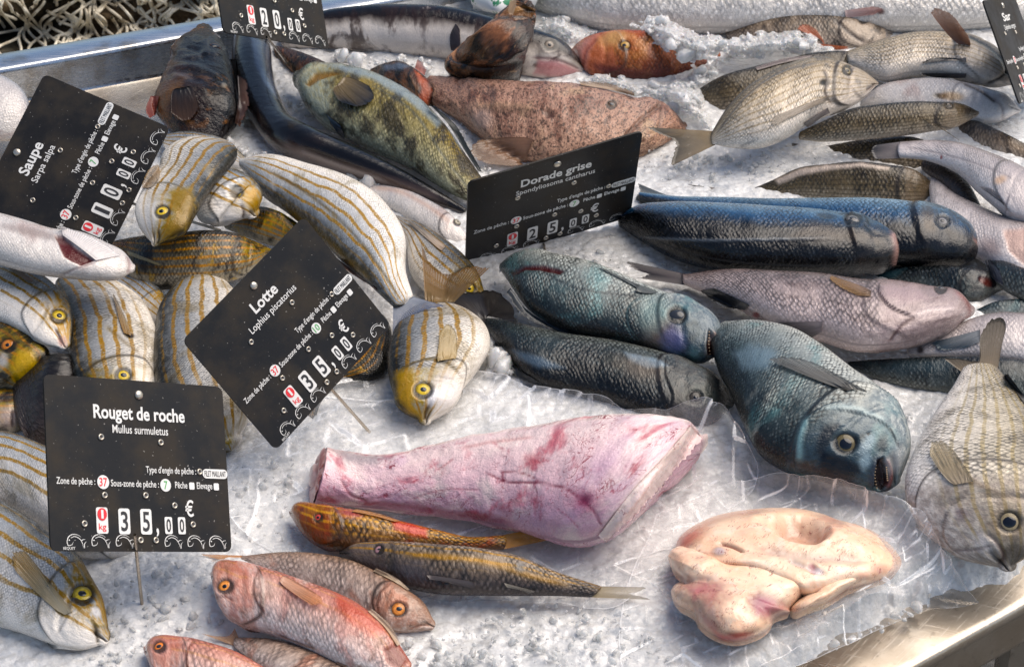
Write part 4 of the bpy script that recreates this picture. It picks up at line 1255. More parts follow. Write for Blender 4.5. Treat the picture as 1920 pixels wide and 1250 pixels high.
fish('salema_fish', 'small salema snout facing out below the golden headed fish at the left edge', 'fish', G_SAL,
     [(63, 768, 58, 792), (46, 738, 36, 809), (10, 730, 5, 813), (-40, 735, -40, 808)], .0, .6, 0, SALEMA_DARK, hd=.75, gill=.4, mouth=.5,
     feats=[('b', (8, 745, 16, 9, 0), -.8, (.05, .04, .05), .8, .5), ('b', (15, 782, 22, 20, 0), .5, (.62, .52, .48), .8, .6), ('l', [(22, 770), (23, 800)], 3, -1.2, (.08, .05, .05), .9), ('b', (47, 778, 12, 16, 0), .4, (.6, .34, .03), .8, .6)])
fish('salema_fish', 'bony pale fish head tip squeezed in beside the corner of the Rouget de roche sign', 'fish', G_SAL,
     [(82, 806, 78, 824), (74, 796, 62, 826), (62, 796, 50, 822), (52, 802, 46, 818)], .0, .6, 0, PALEGREY, hd=.5)
fish('shaded_gap_filler', 'added blackish body filling the shaded gap above the corner of the Rouget de roche sign', 'fish', None,
     [(172, 690, 160, 800), (140, 668, 120, 850), (95, 668, 70, 840), (55, 690, 45, 800)], -.006, .5, 20, PURPLE, hd=0)  # dark body added so the gap between the fish reads as shade
fish('salema_fish', 'large striped salema lying beneath the Rouget de roche sign', 'fish', G_SAL,
     [(292, 988, 270, 1036), (240, 930, 215, 1046), (170, 880, 150, 1040), (90, 838, 95, 1005), (30, 814, 30, 965), (-40, 805, -40, 945)], .0, .5, 0, SALEMA_PALE, hd=.3)
b = fish('salema_fish', 'salema with a big golden eye and long orange pectoral fin in the lower left corner', 'fish', G_SAL,
     [(203, 1180, 190, 1207), (195, 1138, 160, 1212), (172, 1095, 110, 1200), (138, 1042, 60, 1180), (90, 1010, 15, 1165), (40, 972, -30, 1150), (-20, 940, -80, 1130), (-110, 910, -140, 1090)], .008, .42, 0, SALEMA_PALE,
     hd=.30, eyes=[(154, 1114, 21, GY)], fins=[('pectoral_fin', [(122, 1152), (134, 1146)], [(12, 1052), (20, 1034), (40, 1030), (62, 1050), (86, 1082)], (.60, .52, .36), (.52, .32, .08), 'on')],
     feats=[('l', [(172, 1160), (182, 1180), (184, 1206)], 3.0, -1.4, (.10, .08, .05), .9), ('l', [(165, 1158), (190, 1172), (200, 1170)], 3, .7, (.40, .32, .12), .6),
            ('b', (180, 1146, 12, 8, 60), .3, (.70, .69, .70), .9, .4), ('l', [(142, 1050), (165, 1085), (190, 1125), (202, 1165)], 6, .2, (.40, .26, .02), .8), ('e', [(100, 1045), (128, 1075), (132, 1140), (105, 1195)], 26, .8, (.35, .3, .2), .4)])
fish('salema_fish', 'white bellied salema with a yellow eye pointing down at the left edge', 'fish', G_SAL,
     [(132, 640, 112, 651), (134, 604, 86, 643), (120, 560, 50, 620), (92, 531, 18, 603), (55, 506, -15, 588), (20, 495, -50, 565), (-30, 488, -80, 545)], .05, .42, -4, SALEMA_PALE,
     hd=.36, eyes=[(110, 592, 15, GY)], feats=[('l', [(104, 618), (112, 634), (114, 648)], 2.4, -1.2, (.16, .10, .10), .9), ('b', (118, 640, 9, 10, 0), .3, (.6, .42, .38), .7, .5), ('e', [(66, 540), (88, 560), (82, 600), (60, 628)], 18, .6, (.4, .3, .2), .3)],
     fins=[('pectoral_fin', [(60, 530), (62, 524)], [(10, 500), (22, 498), (44, 512)], (.36, .25, .2), (.5, .42, .32), 'on')])
fish('white_fish', 'white bellied fish with an open red gill at the left edge', 'fish', None,
     [(249, 494, 245, 512), (234, 475, 228, 522), (200, 455, 190, 525), (150, 434, 140, 522), (100, 428, 95, 518), (50, 412, 45, 509), (0, 398, 0, 498), (-60, 388, -60, 482)], .085, .5, -25, WHITEF, hd=0,
     feats=[('p', [(103, 441), (120, 440), (144, 463), (178, 487), (150, 497), (120, 480)], -3.5, (.16, .018, .014), .97, 2.5), ('l', [(175, 492), (140, 505), (115, 517)], 2.2, -.8, (.45, .36, .34), .6),
            ('l', [(240, 480), (244, 497), (240, 512)], 3, -.6, (.35, .2, .2), .5), ('b', (60, 435, 60, 8, 12), 0, (.35, .3, .28), .6, .6)],
     fins=[('gill_cover', [(118, 441), (150, 464), (180, 488)], [(113, 422), (175, 446), (228, 478)], (.76, .72, .70), (.80, .77, .76), 'on')])
fish('salema_fish', 'small salema head with a yellow eye tucked beside the long diagonal salema', 'fish', G_SAL,
     [(485, 391, 464, 409), (492, 368, 438, 416), (478, 342, 404, 420), (450, 326, 372, 408), (418, 324, 365, 390)], .045, .5, 0, SALEMA_PALE, hd=.55,
     eyes=[(443, 360, 12, GY)], feats=[('l', [(452, 384), (458, 398), (456, 410)], 2.4, -1.2, (.15, .1, .08), .9), ('b', (474, 375, 14, 22, -20), .2, (.50, .32, .02), .8, .6)])
b = fish('salema_fish', 'salema with a dark golden head draped over the edge of the Saupe sign', 'fish', G_SAL,
     [(302, 458, 284, 455), (342, 440, 262, 430), (368, 400, 253, 392), (388, 370, 268, 352), (408, 340, 293, 320), (432, 312, 305, 288), (444, 297, 345, 266), (445, 287, 400, 264)], .07, .45, 12, SALEMA, hd=.36,
     eyes=[(304, 397, 14, GY)], feats=[('p', [(320, 360), (358, 350), (366, 385), (350, 425), (315, 445), (300, 440), (325, 405)], .4, (.34, .23, .01), .85, 9), ('l', [(296, 432), (298, 446), (294, 458)], 2.4, -1.2, (.1, .08, .04), .9),
            ('b', (285, 405, 14, 28, 10), .2, (.62, .62, .62), .7, .6)],
     fins=[('pectoral_fin', [(290, 345), (296, 338)], [(262, 352), (285, 312), (296, 305)], (.45, .38, .30), (.40, .25, .10), 'on')])
b = fish('salema_fish', 'long striped salema lying diagonally above the Lotte sign with a blue grey tail fan', 'fish', G_SAL,
     [(452, 318, 458, 298), (475, 352, 505, 293), (540, 402, 585, 310), (590, 441, 662, 337), (637, 483, 727, 385), (682, 521, 762, 445), (715, 553, 762, 510), (737, 573, 774, 553)], [.03, .045], .45, 8, SALEMA_PALE, hd=0,
     feats=[('l', [(500, 318), (580, 365), (650, 425), (710, 500), (748, 560)], 3.0, -.3, (.10, .085, .05), .6), ('p', [(470, 350), (540, 385), (600, 430), (650, 475), (700, 520), (690, 525), (630, 480), (560, 420), (500, 375)], 0, (.20, .15, .05), .7, 8)],
     fins=[('dorsal_fin', [(632, 484), (668, 512), (706, 545)], [(640, 500), (676, 524), (704, 540)], (.10, .06, .045), (.16, .08, .05), 'on')])
TAIL_SRC = b
b = fish('salema_fish', 'bright yellow striped salema lying head down in the middle with a golden eye', 'fish', G_SAL,
     [(784, 787, 808, 789), (754, 770, 840, 770), (737, 730, 868, 728), (729, 690, 902, 684), (731, 650, 919, 645), (745, 612, 902, 607), (765, 588, 868, 584), (790, 571, 835, 571)], .012, .42, 6, SALEMA, hd=.38,
     eyes=[(793, 731, 17, GY)],
     feats=[('e', [(742, 700), (775, 680), (815, 675), (850, 690), (868, 712)], 30, .9, (.22, .16, .04), .7), ('l', [(806, 758), (799, 770), (797, 788)], 3.5, -1.6, (.14, .09, .04), .9), ('l', [(800, 756), (790, 776), (786, 788)], 3, .6, (.34, .22, .05), .5),
            ('p', [(740, 700), (775, 690), (780, 720), (775, 760), (790, 780), (765, 775), (745, 745)], .2, (.50, .33, .015), .75, 8), ('b', (834, 733, 24, 36, 15), .5, (.70, .66, .64), .75, .5), ('b', (812, 745, 10, 16, 25), .2, (.68, .68, .70), .8, .4),
            ('b', (826, 676, 8, 5, 0), -.5, (.02, .016, .012), .9, .4)],
     fins=[('pectoral_fin', [(824, 676), (850, 672)], [(822, 650), (828, 618), (840, 607), (853, 618), (858, 646)], (.50, .36, .16), (.42, .32, .14), 'on', .002),
           ('tail_fin', [(797, 566), (852, 566)], [(790, 452), (806, 492), (838, 515), (875, 502), (920, 500)], (.28, .18, .07), (.34, .17, .04), 'on', .004)])
add_fin(TAIL_SRC, 'tail_fin', [(737, 574), (774, 556)], [(736, 632), (752, 610), (775, 590), (806, 578), (838, 574)], (.34, .37, .42), (.10, .13, .22), 'tail', .0)

# ------------------------------------------------------------------ back row, left
b = fish('scorpionfish', 'dark brown scorpionfish propped head up in the bare corner of the steel tray', 'fish', None,
     [(398, 58, 366, 58), (425, 95, 326, 90), (440, 140, 314, 122), (447, 185, 297, 165), (445, 220, 290, 205), (430, 252, 312, 238), (408, 290, 338, 285)], [.03, .0], .65, 4, SCORP, hd=.34, gill=.6, mouth=0, lump=.004,
     eyes=[(404, 88, 14, (.10, .05, .03), .62)],
     feats=[('l', [(312, 140), (330, 136), (348, 142), (380, 150)], 5, -2.5, (.05, .02, .015), .8), ('b', (338, 141, 20, 6, 8), 2.2, (.30, .22, .18), .8, .5), ('l', [(322, 128), (345, 124), (380, 132), (410, 145)], 6, 2.5, None, 0), ('p', [(345, 62), (395, 60), (430, 95), (440, 130), (400, 125), (350, 118), (325, 110)], .5, (.012, .010, .012), .75, 8), ('b', (402, 88, 24, 16, 20), 2.5, (.03, .03, .05), .7, .6), ('l', [(350, 90), (372, 96), (384, 110)], 4, -2.5, (.01, .008, .008), .7), ('p', [(300, 240), (350, 230), (420, 240), (410, 280), (330, 280)], 0, (.05, .03, .02), .6, 12), ('p', [(300, 175), (320, 150), (345, 150), (340, 165), (310, 200), (300, 215)], 0, (.30, .19, .10), .7, 8),
            ('l', [(345, 70), (370, 80), (390, 78)], 5, 1.5, None, 0), ('l', [(330, 100), (360, 108), (385, 100)], 5, 1.5, (.10, .05, .03), .5), ('b', (420, 160, 6, 5, 0), .8, (.45, .40, .33), .9, .3)],
     fins=[('pectoral_fin', [(328, 166), (355, 162)], [(322, 220), (350, 226), (373, 210)], (.016, .012, .012), (.08, .04, .02), 'on', .003),
           ('dorsal_fin', [(445, 140), (447, 185), (440, 230)], [(462, 150), (465, 195), (450, 238)], (.03, .015, .012), (.10, .045, .03), 'on', .0, 8, 26, 5.0),
           ('pelvic_fin', [(298, 180), (292, 215)], [(282, 180), (274, 210), (280, 222)], (.28, .06, .04), (.30, .05, .03), 'on')])
fish('conger_eel', 'long black conger eel curving from the 20,00 sign to the Dorade grise sign', 'eel', 'dark eels on the ice',
     [(496, 40, 446, 44), (505, 70, 442, 80), (508, 108, 437, 122), (516, 160, 447, 190), (545, 210, 473, 235), (600, 243, 514, 286), (680, 279, 606, 318), (760, 320, 715, 352), (830, 362, 803, 381), (874, 391, 868, 401)], .004, .9, 30, EEL, hd=0, res=2.4,
     feats=[('p', [(470, 68), (503, 82), (508, 110), (515, 160), (520, 185), (498, 160), (478, 120)], .2, (.20, .25, .33), .85, 5), ('l', [(520, 265), (600, 300), (680, 325), (760, 350), (830, 378)], 10, .0, (.26, .20, .18), .75), ('l', [(560, 282), (640, 312), (720, 338)], 5, 0, (.50, .45, .42), .5)],  # bluish patch is a highlight painted along the upper side; pale lines mark the belly
     fins=[('dorsal_fin', [(442, 110), (446, 150), (455, 200)], [(430, 112), (436, 155), (449, 208)], (.008, .008, .01), (.015, .015, .02), 'on')])
fish('brown_fish', 'small brown fish poking out under the 20,00 sign beside its pin', 'fish', None,
     [(522, 86, 520, 110), (550, 92, 540, 132), (585, 105, 565, 148), (620, 122, 600, 158)], .0, .5, 10, SCORP2, hd=0)
b = fish('conger_eel', 'thick dark eel with a mottled white side lying along the back of the tray', 'eel', 'dark eels on the ice',
     [(1093, 120, 1086, 140), (1062, 82, 1035, 150), (1003, 55, 965, 142), (930, 34, 905, 126), (850, 14, 835, 113), (760, 8, 762, 106), (680, 10, 690, 98), (600, 22, 605, 92), (530, 45, 540, 95)], .0, .75, 14, EEL2, hd=.14, gill=.4, mouth=0,
     eyes=[(1030, 85, 11, (.30, .25, .20))],
     feats=[('p', [(1010, 112), (1050, 116), (1088, 134), (1060, 146), (1000, 140)], -.6, (.62, .34, .34), .85, 5), ('l', [(1000, 108), (1045, 112), (1088, 130)], 3, -1, (.16, .06, .06), .7), ('p', [(720, 60), (800, 55), (850, 50), (860, 100), (760, 100), (680, 92)], 0, (.62, .58, .55), .6, 14)],
     fins=[('pectoral_fin', [(846, 60), (852, 48)], [(846, 100), (856, 98), (864, 60)], (.03, .025, .03), (.05, .035, .04), 'on')])
b = fish('scorpionfish', 'brown blotched scorpionfish standing upright with its mouth gaping at the sky', 'fish', None,
     [(1004, 22, 957, 6), (1004, 45, 918, 42), (999, 70, 882, 68), (990, 98, 852, 92), (980, 125, 834, 116), (972, 156, 846, 150)], [.09, .0], .7, 0, SCORP2, hd=.3, gill=.6, mouth=0, lump=.004, capf=.25, upw=.03,
     feats=[('p', [(955, 20), (985, 12), (1004, 22), (1000, 32), (965, 36)], -4, (.36, .20, .08), .8, 3), ('l', [(952, 24), (985, 14), (1005, 22)], 3, 2, (.52, .34, .16), .8), ('p', [(905, 50), (935, 30), (950, 60), (930, 90), (900, 80)], 0, (.48, .26, .16), .6, 10),
            ('l', [(915, 70), (930, 100), (990, 105)], 4, -2, (.06, .03, .02), .7)],
     fins=[('jaw_flap', [(952, 26), (962, 28)], [(957, -6), (966, -6), (968, 12)], (.50, .34, .20), (.6, .42, .26), 'up')])
fish('scorpionfish', 'small dark and orange scorpionfish head between the wrasse and the monkfish', 'fish', None,
     [(702, 128, 702, 150), (730, 117, 730, 168), (765, 117, 772, 188), (796, 140, 790, 204), (812, 165, 801, 208)], .0, .6, 6, SCORP2, hd=.3, gill=.5, mouth=0, lump=.003,
     feats=[('p', [(715, 124), (750, 118), (772, 124), (752, 132), (722, 134)], .4, (.20, .24, .30), .8, 4), ('p', [(776, 130), (800, 150), (810, 170), (800, 200), (785, 195), (790, 165)], .4, (.58, .20, .11), .8, 5)],
     fins=[('spines', [(778, 128), (796, 142)], [(782, 112), (794, 120), (800, 130)], (.45, .16, .12), (.5, .22, .18), 'on', 0, 6, 16, 6.0)])
b = fish('monkfish', 'broad flat brown monkfish lying across the ice behind the Dorade grise sign', 'fish', None,
     [(1279, 228, 1273, 254), (1242, 190, 1228, 285), (1180, 177, 1160, 302), (1110, 160, 1085, 312), (1043, 151, 1005, 308), (942, 148, 925, 284), (862, 143, 852, 226), (815, 143, 804, 196)], .0, .42, 8, MONK, hd=0, lump=.006, upw=.7,
     eyes=[(1147, 196, 9, (.10, .06, .035), .6)],
     feats=[('l', [(1000, 205), (950, 200), (890, 200)], 8, 1.5, (.40, .29, .20), .5), ('l', [(1240, 195), (1200, 225), (1170, 260)], 4, -2, (.16, .09, .06), .6), ('b', (1030, 215, 10, 7, 30), -1.5, (.10, .05, .035), .7, .5), ('b', (905, 225, 18, 20, 0), 2.5, (.46, .38, .35), .6, .6),
            ('l', [(1235, 190), (1240, 215), (1234, 240)], 3, -1.2, (.2, .12, .08), .6)],
     fins=[('pectoral_fin', [(1000, 262), (985, 302)], [(876, 266), (880, 285), (905, 303), (950, 312)], (.32, .17, .10), (.24, .15, .09), 'on', .003),
           ('dorsal_fin', [(1090, 160), (1140, 168), (1190, 180)], [(1085, 152), (1135, 156), (1188, 172)], (.34, .22, .13), (.40, .28, .18), 'on', 0, 8, 26, 5.0)])
b = fish('wrasse', 'green brown wrasse with an open yellow gill and a black pectoral fin', 'fish', None,
     [(569, 136, 553, 166), (590, 122, 563, 196), (627, 117, 597, 234), (682, 125, 648, 264), (742, 150, 703, 290), (792, 182, 758, 314), (836, 228, 803, 340), (876, 290, 848, 366), (906, 336, 886, 382)], .012, .45, -6, WRASSE, hd=.24, gill=.4, mouth=0,
     feats=[('p', [(572, 158), (590, 137), (625, 133), (640, 138), (600, 148), (580, 162)], -2.5, (.30, .18, .03), .9, 2.5), ('l', [(556, 160), (575, 134), (600, 124), (640, 124)], 4, .8, (.58, .55, .40), .6), ('b', (577, 122, 6, 8, 30), .6, (.25, .33, .25), .8, .5),
            ('p', [(600, 118), (680, 126), (740, 152), (790, 185), (830, 228), (820, 238), (770, 192), (700, 150), (620, 128)], 0, (.36, .42, .46), .7, 6), ('l', [(700, 160), (770, 205), (830, 290), (880, 355)], 2.5, -.2, (.05, .05, .03), .5)],
     fins=[('pectoral_fin', [(630, 162), (642, 146)], [(640, 194), (672, 199), (704, 180), (700, 166)], (.20, .14, .06), (.010, .014, .022), 'on', .004),
           ('pelvic_fin', [(605, 205), (612, 215)], [(632, 250), (646, 262), (640, 236)], (.06, .10, .13), (.02, .03, .05), 'on'),
           ('dorsal_fin', [(806, 196), (836, 228), (876, 290), (896, 320)], [(818, 202), (852, 232), (884, 286), (904, 322)], (.03, .035, .03), (.02, .022, .02), 'on', 0, 8, 40, 3.0)])
b = fish('red_snapper', 'orange red snapper with a pink snout half buried in crushed ice', 'fish', None,
     [(1073, 92, 1075, 112), (1093, 74, 1098, 140), (1144, 57, 1146, 151), (1190, 55, 1200, 156), (1240, 62, 1250, 153), (1300, 80, 1300, 137), (1346, 98, 1348, 114)], .0, .5, 4, SNAPPER, hd=.34,
     eyes=[(1171, 86, 11, (.55, .32, .08))], feats=[('p', [(1070, 95), (1095, 75), (1120, 68), (1105, 100), (1098, 136), (1076, 118)], .3, (.66, .38, .34), .7, 8), ('l', [(1120, 72), (1098, 98), (1092, 135)], 3, -1.2, (.36, .12, .08), .7), ('p', [(1110, 120), (1180, 130), (1260, 140), (1250, 156), (1140, 152)], 0, (.12, .035, .035), .7, 8),
            ('b', (1150, 72, 28, 12, -10), 0, (.66, .48, .26), .6, .6)])
b = fish('silver_fish', 'very large silver scaled fish lying across the far edge of the ice', 'fish', None,
     [(975, -15, 985, 12), (1030, -60, 1050, 40), (1150, -85, 1150, 62), (1300, -90, 1300, 66), (1500, -85, 1500, 66), (1700, -75, 1700, 64), (1860, -55, 1862, 54), (1970, -30, 1972, 30)], .0, .6, -10, SILVER, hd=0, res=3.2,
     fins=[('pelvic_fin', [(1584, 20), (1586, 34)], [(1640, 12), (1655, 18), (1640, 28)], (.55, .42, .40), (.40, .20, .18), 'on')],
     feats=[('b', (1651, 22, 7, 5, 0), -.3, (.12, .03, .02), .8, .5)])
b = fish('sea_bream', 'speckled brown bream with orange red pelvic fins lying under the large silver fish', 'fish', G_BRM,
     [(1680, 58, 1676, 70), (1636, 40, 1642, 90), (1600, 31, 1600, 97), (1515, 24, 1520, 100), (1414, 34, 1420, 92), (1364, 54, 1368, 80)], .0, .5, 0, SPECK, hd=.32, eyes=[(1619, 36, 9, (.08, .07, .06))],
     feats=[('l', [(1566, 38), (1590, 60), (1620, 80)], 3, -1.4, (.05, .03, .025), .9)],
     fins=[('pectoral_fin', [(1538, 72), (1545, 84)], [(1490, 52), (1510, 46), (1526, 50)], (.48, .16, .08), (.55, .16, .07), 'on'), ('pelvic_fin', [(1534, 82), (1540, 96)], [(1592, 88), (1590, 96), (1570, 98)], (.55, .17, .08), (.62, .17, .06), 'on')])
b = fish('sea_bream', 'bream showing two black pelvic fins with one brown fin standing straight up', 'fish', G_BRM,
     [(1897, 138, 1895, 160), (1884, 108, 1876, 166), (1836, 68, 1830, 161), (1784, 57, 1770, 148), (1717, 56, 1710, 149), (1649, 73, 1660, 155), (1588, 96, 1600, 132)], .02, .5, -22, TAN, hd=.34, gill=.7,
     feats=[('l', [(1812, 66), (1850, 84), (1880, 110), (1892, 140)], 4, -1.5, (.02, .025, .03), .9), ('l', [(1850, 158), (1875, 146), (1893, 132)], 3, -1.2, (.03, .03, .03), .8), ('b', (1794, 76, 9, 6, 20), -1, (.01, .01, .01), .9, .4)],
     fins=[('pectoral_fin', [(1798, 84), (1814, 84)], [(1737, 13), (1757, 15), (1778, 24), (1812, 60)], (.20, .09, .05), (.34, .16, .09), 'up', .01),
           ('pelvic_fin', [(1812, 108), (1812, 118)], [(1722, 120), (1740, 112), (1790, 108)], (.25, .23, .22), (.02, .022, .028), 'on'), ('pelvic_fin', [(1812, 138), (1810, 146)], [(1722, 138), (1745, 144), (1790, 147)], (.10, .09, .09), (.02, .022, .028), 'on')])
b = fish('sea_bream', 'bream with an olive flank lying behind the larger tan bream beside the ice heap', 'fish', G_BRM,
     [(1643, 132, 1637, 150), (1616, 107, 1612, 166), (1535, 97, 1540, 182), (1482, 107, 1480, 195), (1414, 124, 1415, 208), (1347, 146, 1345, 212), (1303, 172, 1312, 196)], .0, .5, 18, BROWNB, hd=.22,
     eyes=[(1604, 116, 8, (.06, .06, .06))], fins=[('dorsal_fin', [(1420, 132), (1470, 118), (1520, 108)], [(1416, 126), (1470, 110), (1524, 103)], (.20, .16, .15), (.30, .24, .22), 'on')])
b = fish('sea_bream', 'white bellied bream lying head right just above the long brown bream', 'fish', G_BRM,
     [(1912, 203, 1907, 214), (1886, 178, 1882, 229), (1851, 165, 1848, 233), (1801, 151, 1795, 230), (1750, 144, 1740, 222), (1700, 148, 1690, 212), (1649, 161, 1640, 202), (1620, 184, 1614, 200)], .01, .5, -12, WHITEF, hd=.38, gill=.4,
     feats=[('l', [(1806, 156), (1830, 166), (1855, 182), (1868, 192)], 3, -1.2, (.08, .05, .04), .85), ('b', (1763, 180, 12, 5, 5), -.8, (.03, .02, .015), .9, .4), ('b', (1785, 181, 22, 8, 5), 0, (.50, .32, .14), .7, .5), ('l', [(1865, 182), (1880, 205), (1880, 225)], 2.5, -.8, (.4, .34, .32), .6)])
b = fish('sea_bream', 'dark tan bream running out of the right edge below the white bellied one', 'fish', G_BRM,
     [(1965, 295, 1950, 318), (1920, 268, 1912, 308), (1870, 242, 1860, 294), (1831, 226, 1815, 270), (1800, 222, 1788, 252)], .0, .5, 16, SPECK, hd=.0)
b = fish('sea_bream', 'slim brown scaled bream with a dark blunt head beneath the white bellied one', 'fish', G_BRM,
     [(1832, 208, 1829, 220), (1806, 195, 1801, 236), (1750, 190, 1745, 248), (1700, 190, 1690, 256), (1649, 195, 1640, 261), (1590, 205, 1580, 265), (1540, 228, 1535, 266), (1502, 246, 1500, 262)], .03, .5, 18, BROWNB, hd=.24,
     eyes=[(1780, 198, 8, (.10, .08, .06))], feats=[('b', (1820, 210, 14, 12, 0), 0, (.03, .03, .035), .7, .6)],
     fins=[('pectoral_fin', [(1730, 218), (1736, 224)], [(1790, 258), (1802, 266), (1776, 246)], (.2, .15, .1), (.42, .33, .22), 'on', .004)])
b = fish('sea_bream', 'large tan bream with gold and grey flank and bent tail in the back row', 'fish', G_BRM,
     [(1644, 153, 1641, 164), (1617, 134, 1620, 188), (1582, 117, 1578, 210), (1535, 101, 1530, 232), (1490, 108, 1480, 264), (1440, 132, 1430, 281), (1395, 165, 1390, 281), (1360, 206, 1360, 277), (1336, 247, 1339, 271)], .03, .42, 4, TAN, hd=.27,
     eyes=[(1588, 133, 10, (.25, .20, .12))],
     feats=[('b', (1546, 155, 10, 6, 0), -1, (.015, .015, .015), .9, .5), ('l', [(1545, 130), (1552, 150), (1548, 172), (1560, 195)], 3, -1.2, (.10, .08, .07), .8), ('e', [(1604, 120), (1592, 150), (1606, 175), (1618, 186)], 14, .6, (.25, .2, .18), .5), ('l', [(1345, 248), (1400, 180), (1460, 136), (1530, 118)], 2, -.2, (.08, .09, .10), .55),
            ('l', [(1625, 170), (1640, 160)], 2, -.8, (.2, .14, .12), .7)],
     fins=[('tail_fin', [(1340, 246), (1341, 272)], [(1204, 238), (1235, 250), (1268, 270), (1262, 290), (1256, 313)], (.34, .24, .12), (.075, .065, .05), 'tail'),
           ('pectoral_fin', [(1552, 182), (1556, 190)], [(1432, 226), (1440, 232), (1500, 205)], (.42, .35, .28), (.40, .34, .27), 'on'),
           ('pelvic_fin', [(1552, 202), (1556, 212)], [(1505, 232), (1512, 238), (1536, 222)], (.30, .26, .25), (.10, .09, .10), 'on')])

# ------------------------------------------------------------------ right middle
b = fish('sea_bream', 'brown bream with a blackish forked tail lying under the pale grey one', 'fish', G_BRM,
     [(1765, 275, 1752, 325), (1710, 256, 1700, 322), (1650, 258, 1650, 314), (1590, 266, 1590, 306), (1537, 276, 1540, 291)], .0, .5, 12, BROWNB, hd=0,
     fins=[('tail_fin', [(1540, 275), (1542, 291)], [(1480, 268), (1490, 280), (1500, 286), (1470, 290), (1434, 292)], (.26, .20, .16), (.03, .025, .022), 'tail')])
b = fish('sea_bream', 'tan scaled bream with a pale dorsal edge lying above the two blue fish', 'fish', G_BRM,
     [(1748, 342, 1742, 376), (1717, 320, 1715, 386), (1666, 309, 1665, 390), (1610, 303, 1610, 388), (1549, 308, 1550, 382), (1498, 315, 1498, 376), (1448, 338, 1448, 371), (1396, 360, 1396, 370)], .0, .5, 22, BROWNB, hd=.2,
     feats=[('p', [(1452, 338), (1500, 317), (1550, 310), (1616, 306), (1668, 314), (1664, 320), (1610, 314), (1550, 320), (1500, 330), (1460, 346)], .6, (.62, .54, .48), .8, 4)],
     fins=[('tail_fin', [(1398, 359), (1398, 371)], [(1283, 345), (1310, 352), (1340, 362), (1325, 366), (1310, 366)], (.40, .34, .30), (.06, .05, .045), 'tail')])
b = fish('dark_fish', 'dark purplish fish squeezed between the pale grey fish and the pink one', 'fish', None,
     [(1838, 384, 1808, 388), (1818, 345, 1785, 368), (1782, 314, 1760, 345), (1745, 298, 1726, 318)], .012, .6, 0, PURPLE, hd=0)
b = fish('pale_fish', 'pale pinkish fish with a torn belly lying behind the blue fish at the right edge', 'fish', None,
     [(1764, 338, 1738, 356), (1792, 362, 1744, 400), (1842, 386, 1775, 455), (1892, 405, 1838, 492), (1965, 425, 1905, 530)], .005, .5, -12, PALEGREY, hd=0, feats=[('p', [(1880, 430), (1925, 425), (1925, 500), (1890, 470)], -1.5, (.62, .46, .40), .8, 5), ('b', (1855, 465, 20, 20, 0), 0, (.30, .20, .18), .5, .8)])
b = fish('pale_fish', 'long pale lilac grey fish lying diagonally with its dark tail on the brown bream', 'fish', None,
     [(1978, 350, 1955, 430), (1922, 311, 1885, 408), (1862, 284, 1832, 366), (1800, 266, 1788, 324), (1740, 262, 1734, 302), (1690, 265, 1688, 297)], .03, .5, -10, PALEGREY, hd=.33, gill=.7,
     feats=[('e', [(1896, 360), (1888, 385), (1885, 405)], 10, .8, (.3, .24, .24), .6), ('l', [(1700, 276), (1780, 292), (1860, 318), (1910, 340)], 2, -.2, (.30, .27, .28), .5), ('b', (1875, 338, 12, 7, -20), 0, (.66, .46, .30), .6, .6), ('b', (1765, 295, 2, 4, 0), 0, (.3, .02, .02), .8, .3)],
     fins=[('tail_fin', [(1694, 265), (1692, 297)], [(1638, 272), (1634, 284), (1640, 298)], (.30, .26, .26), (.025, .025, .03), 'tail'),
           ('pectoral_fin', [(1878, 378), (1882, 386)], [(1830, 346), (1838, 350), (1860, 352)], (.10, .10, .12), (.35, .32, .32), 'on')])
b = fish('sea_bream', 'dark blue bream lying partly hidden behind the pink lipped blue one', 'fish', G_BRM,
     [(1842, 478, 1841, 458), (1816, 496, 1812, 423), (1767, 500, 1767, 390), (1717, 500, 1717, 379), (1640, 492, 1640, 371), (1550, 472, 1549, 371), (1450, 440, 1448, 372), (1350, 415, 1350, 369), (1250, 395, 1250, 366), (1200, 380, 1200, 360)], .004, .6, 22, BLUE, hd=.2,
     eyes=[(1767, 415, 13, (.12, .12, .13))], feats=[('p', [(1745, 420), (1770, 435), (1800, 470), (1790, 490), (1750, 480), (1735, 445)], 0, (.02, .03, .05), .6, 8), ('b', (1740, 412, 16, 22, -20), 0, (.20, .15, .10), .6, .6), ('l', [(1826, 445), (1838, 465), (1832, 490)], 3, -1, (.35, .2, .17), .7), ('e', [(1712, 385), (1722, 420), (1716, 470)], 30, .8, (.03, .03, .04), .5)],
     fins=[('tail_fin', [(1250, 366), (1250, 385)], [(1194, 343), (1200, 358), (1188, 375)], (.10, .14, .17), (.08, .09, .10), 'tail')])
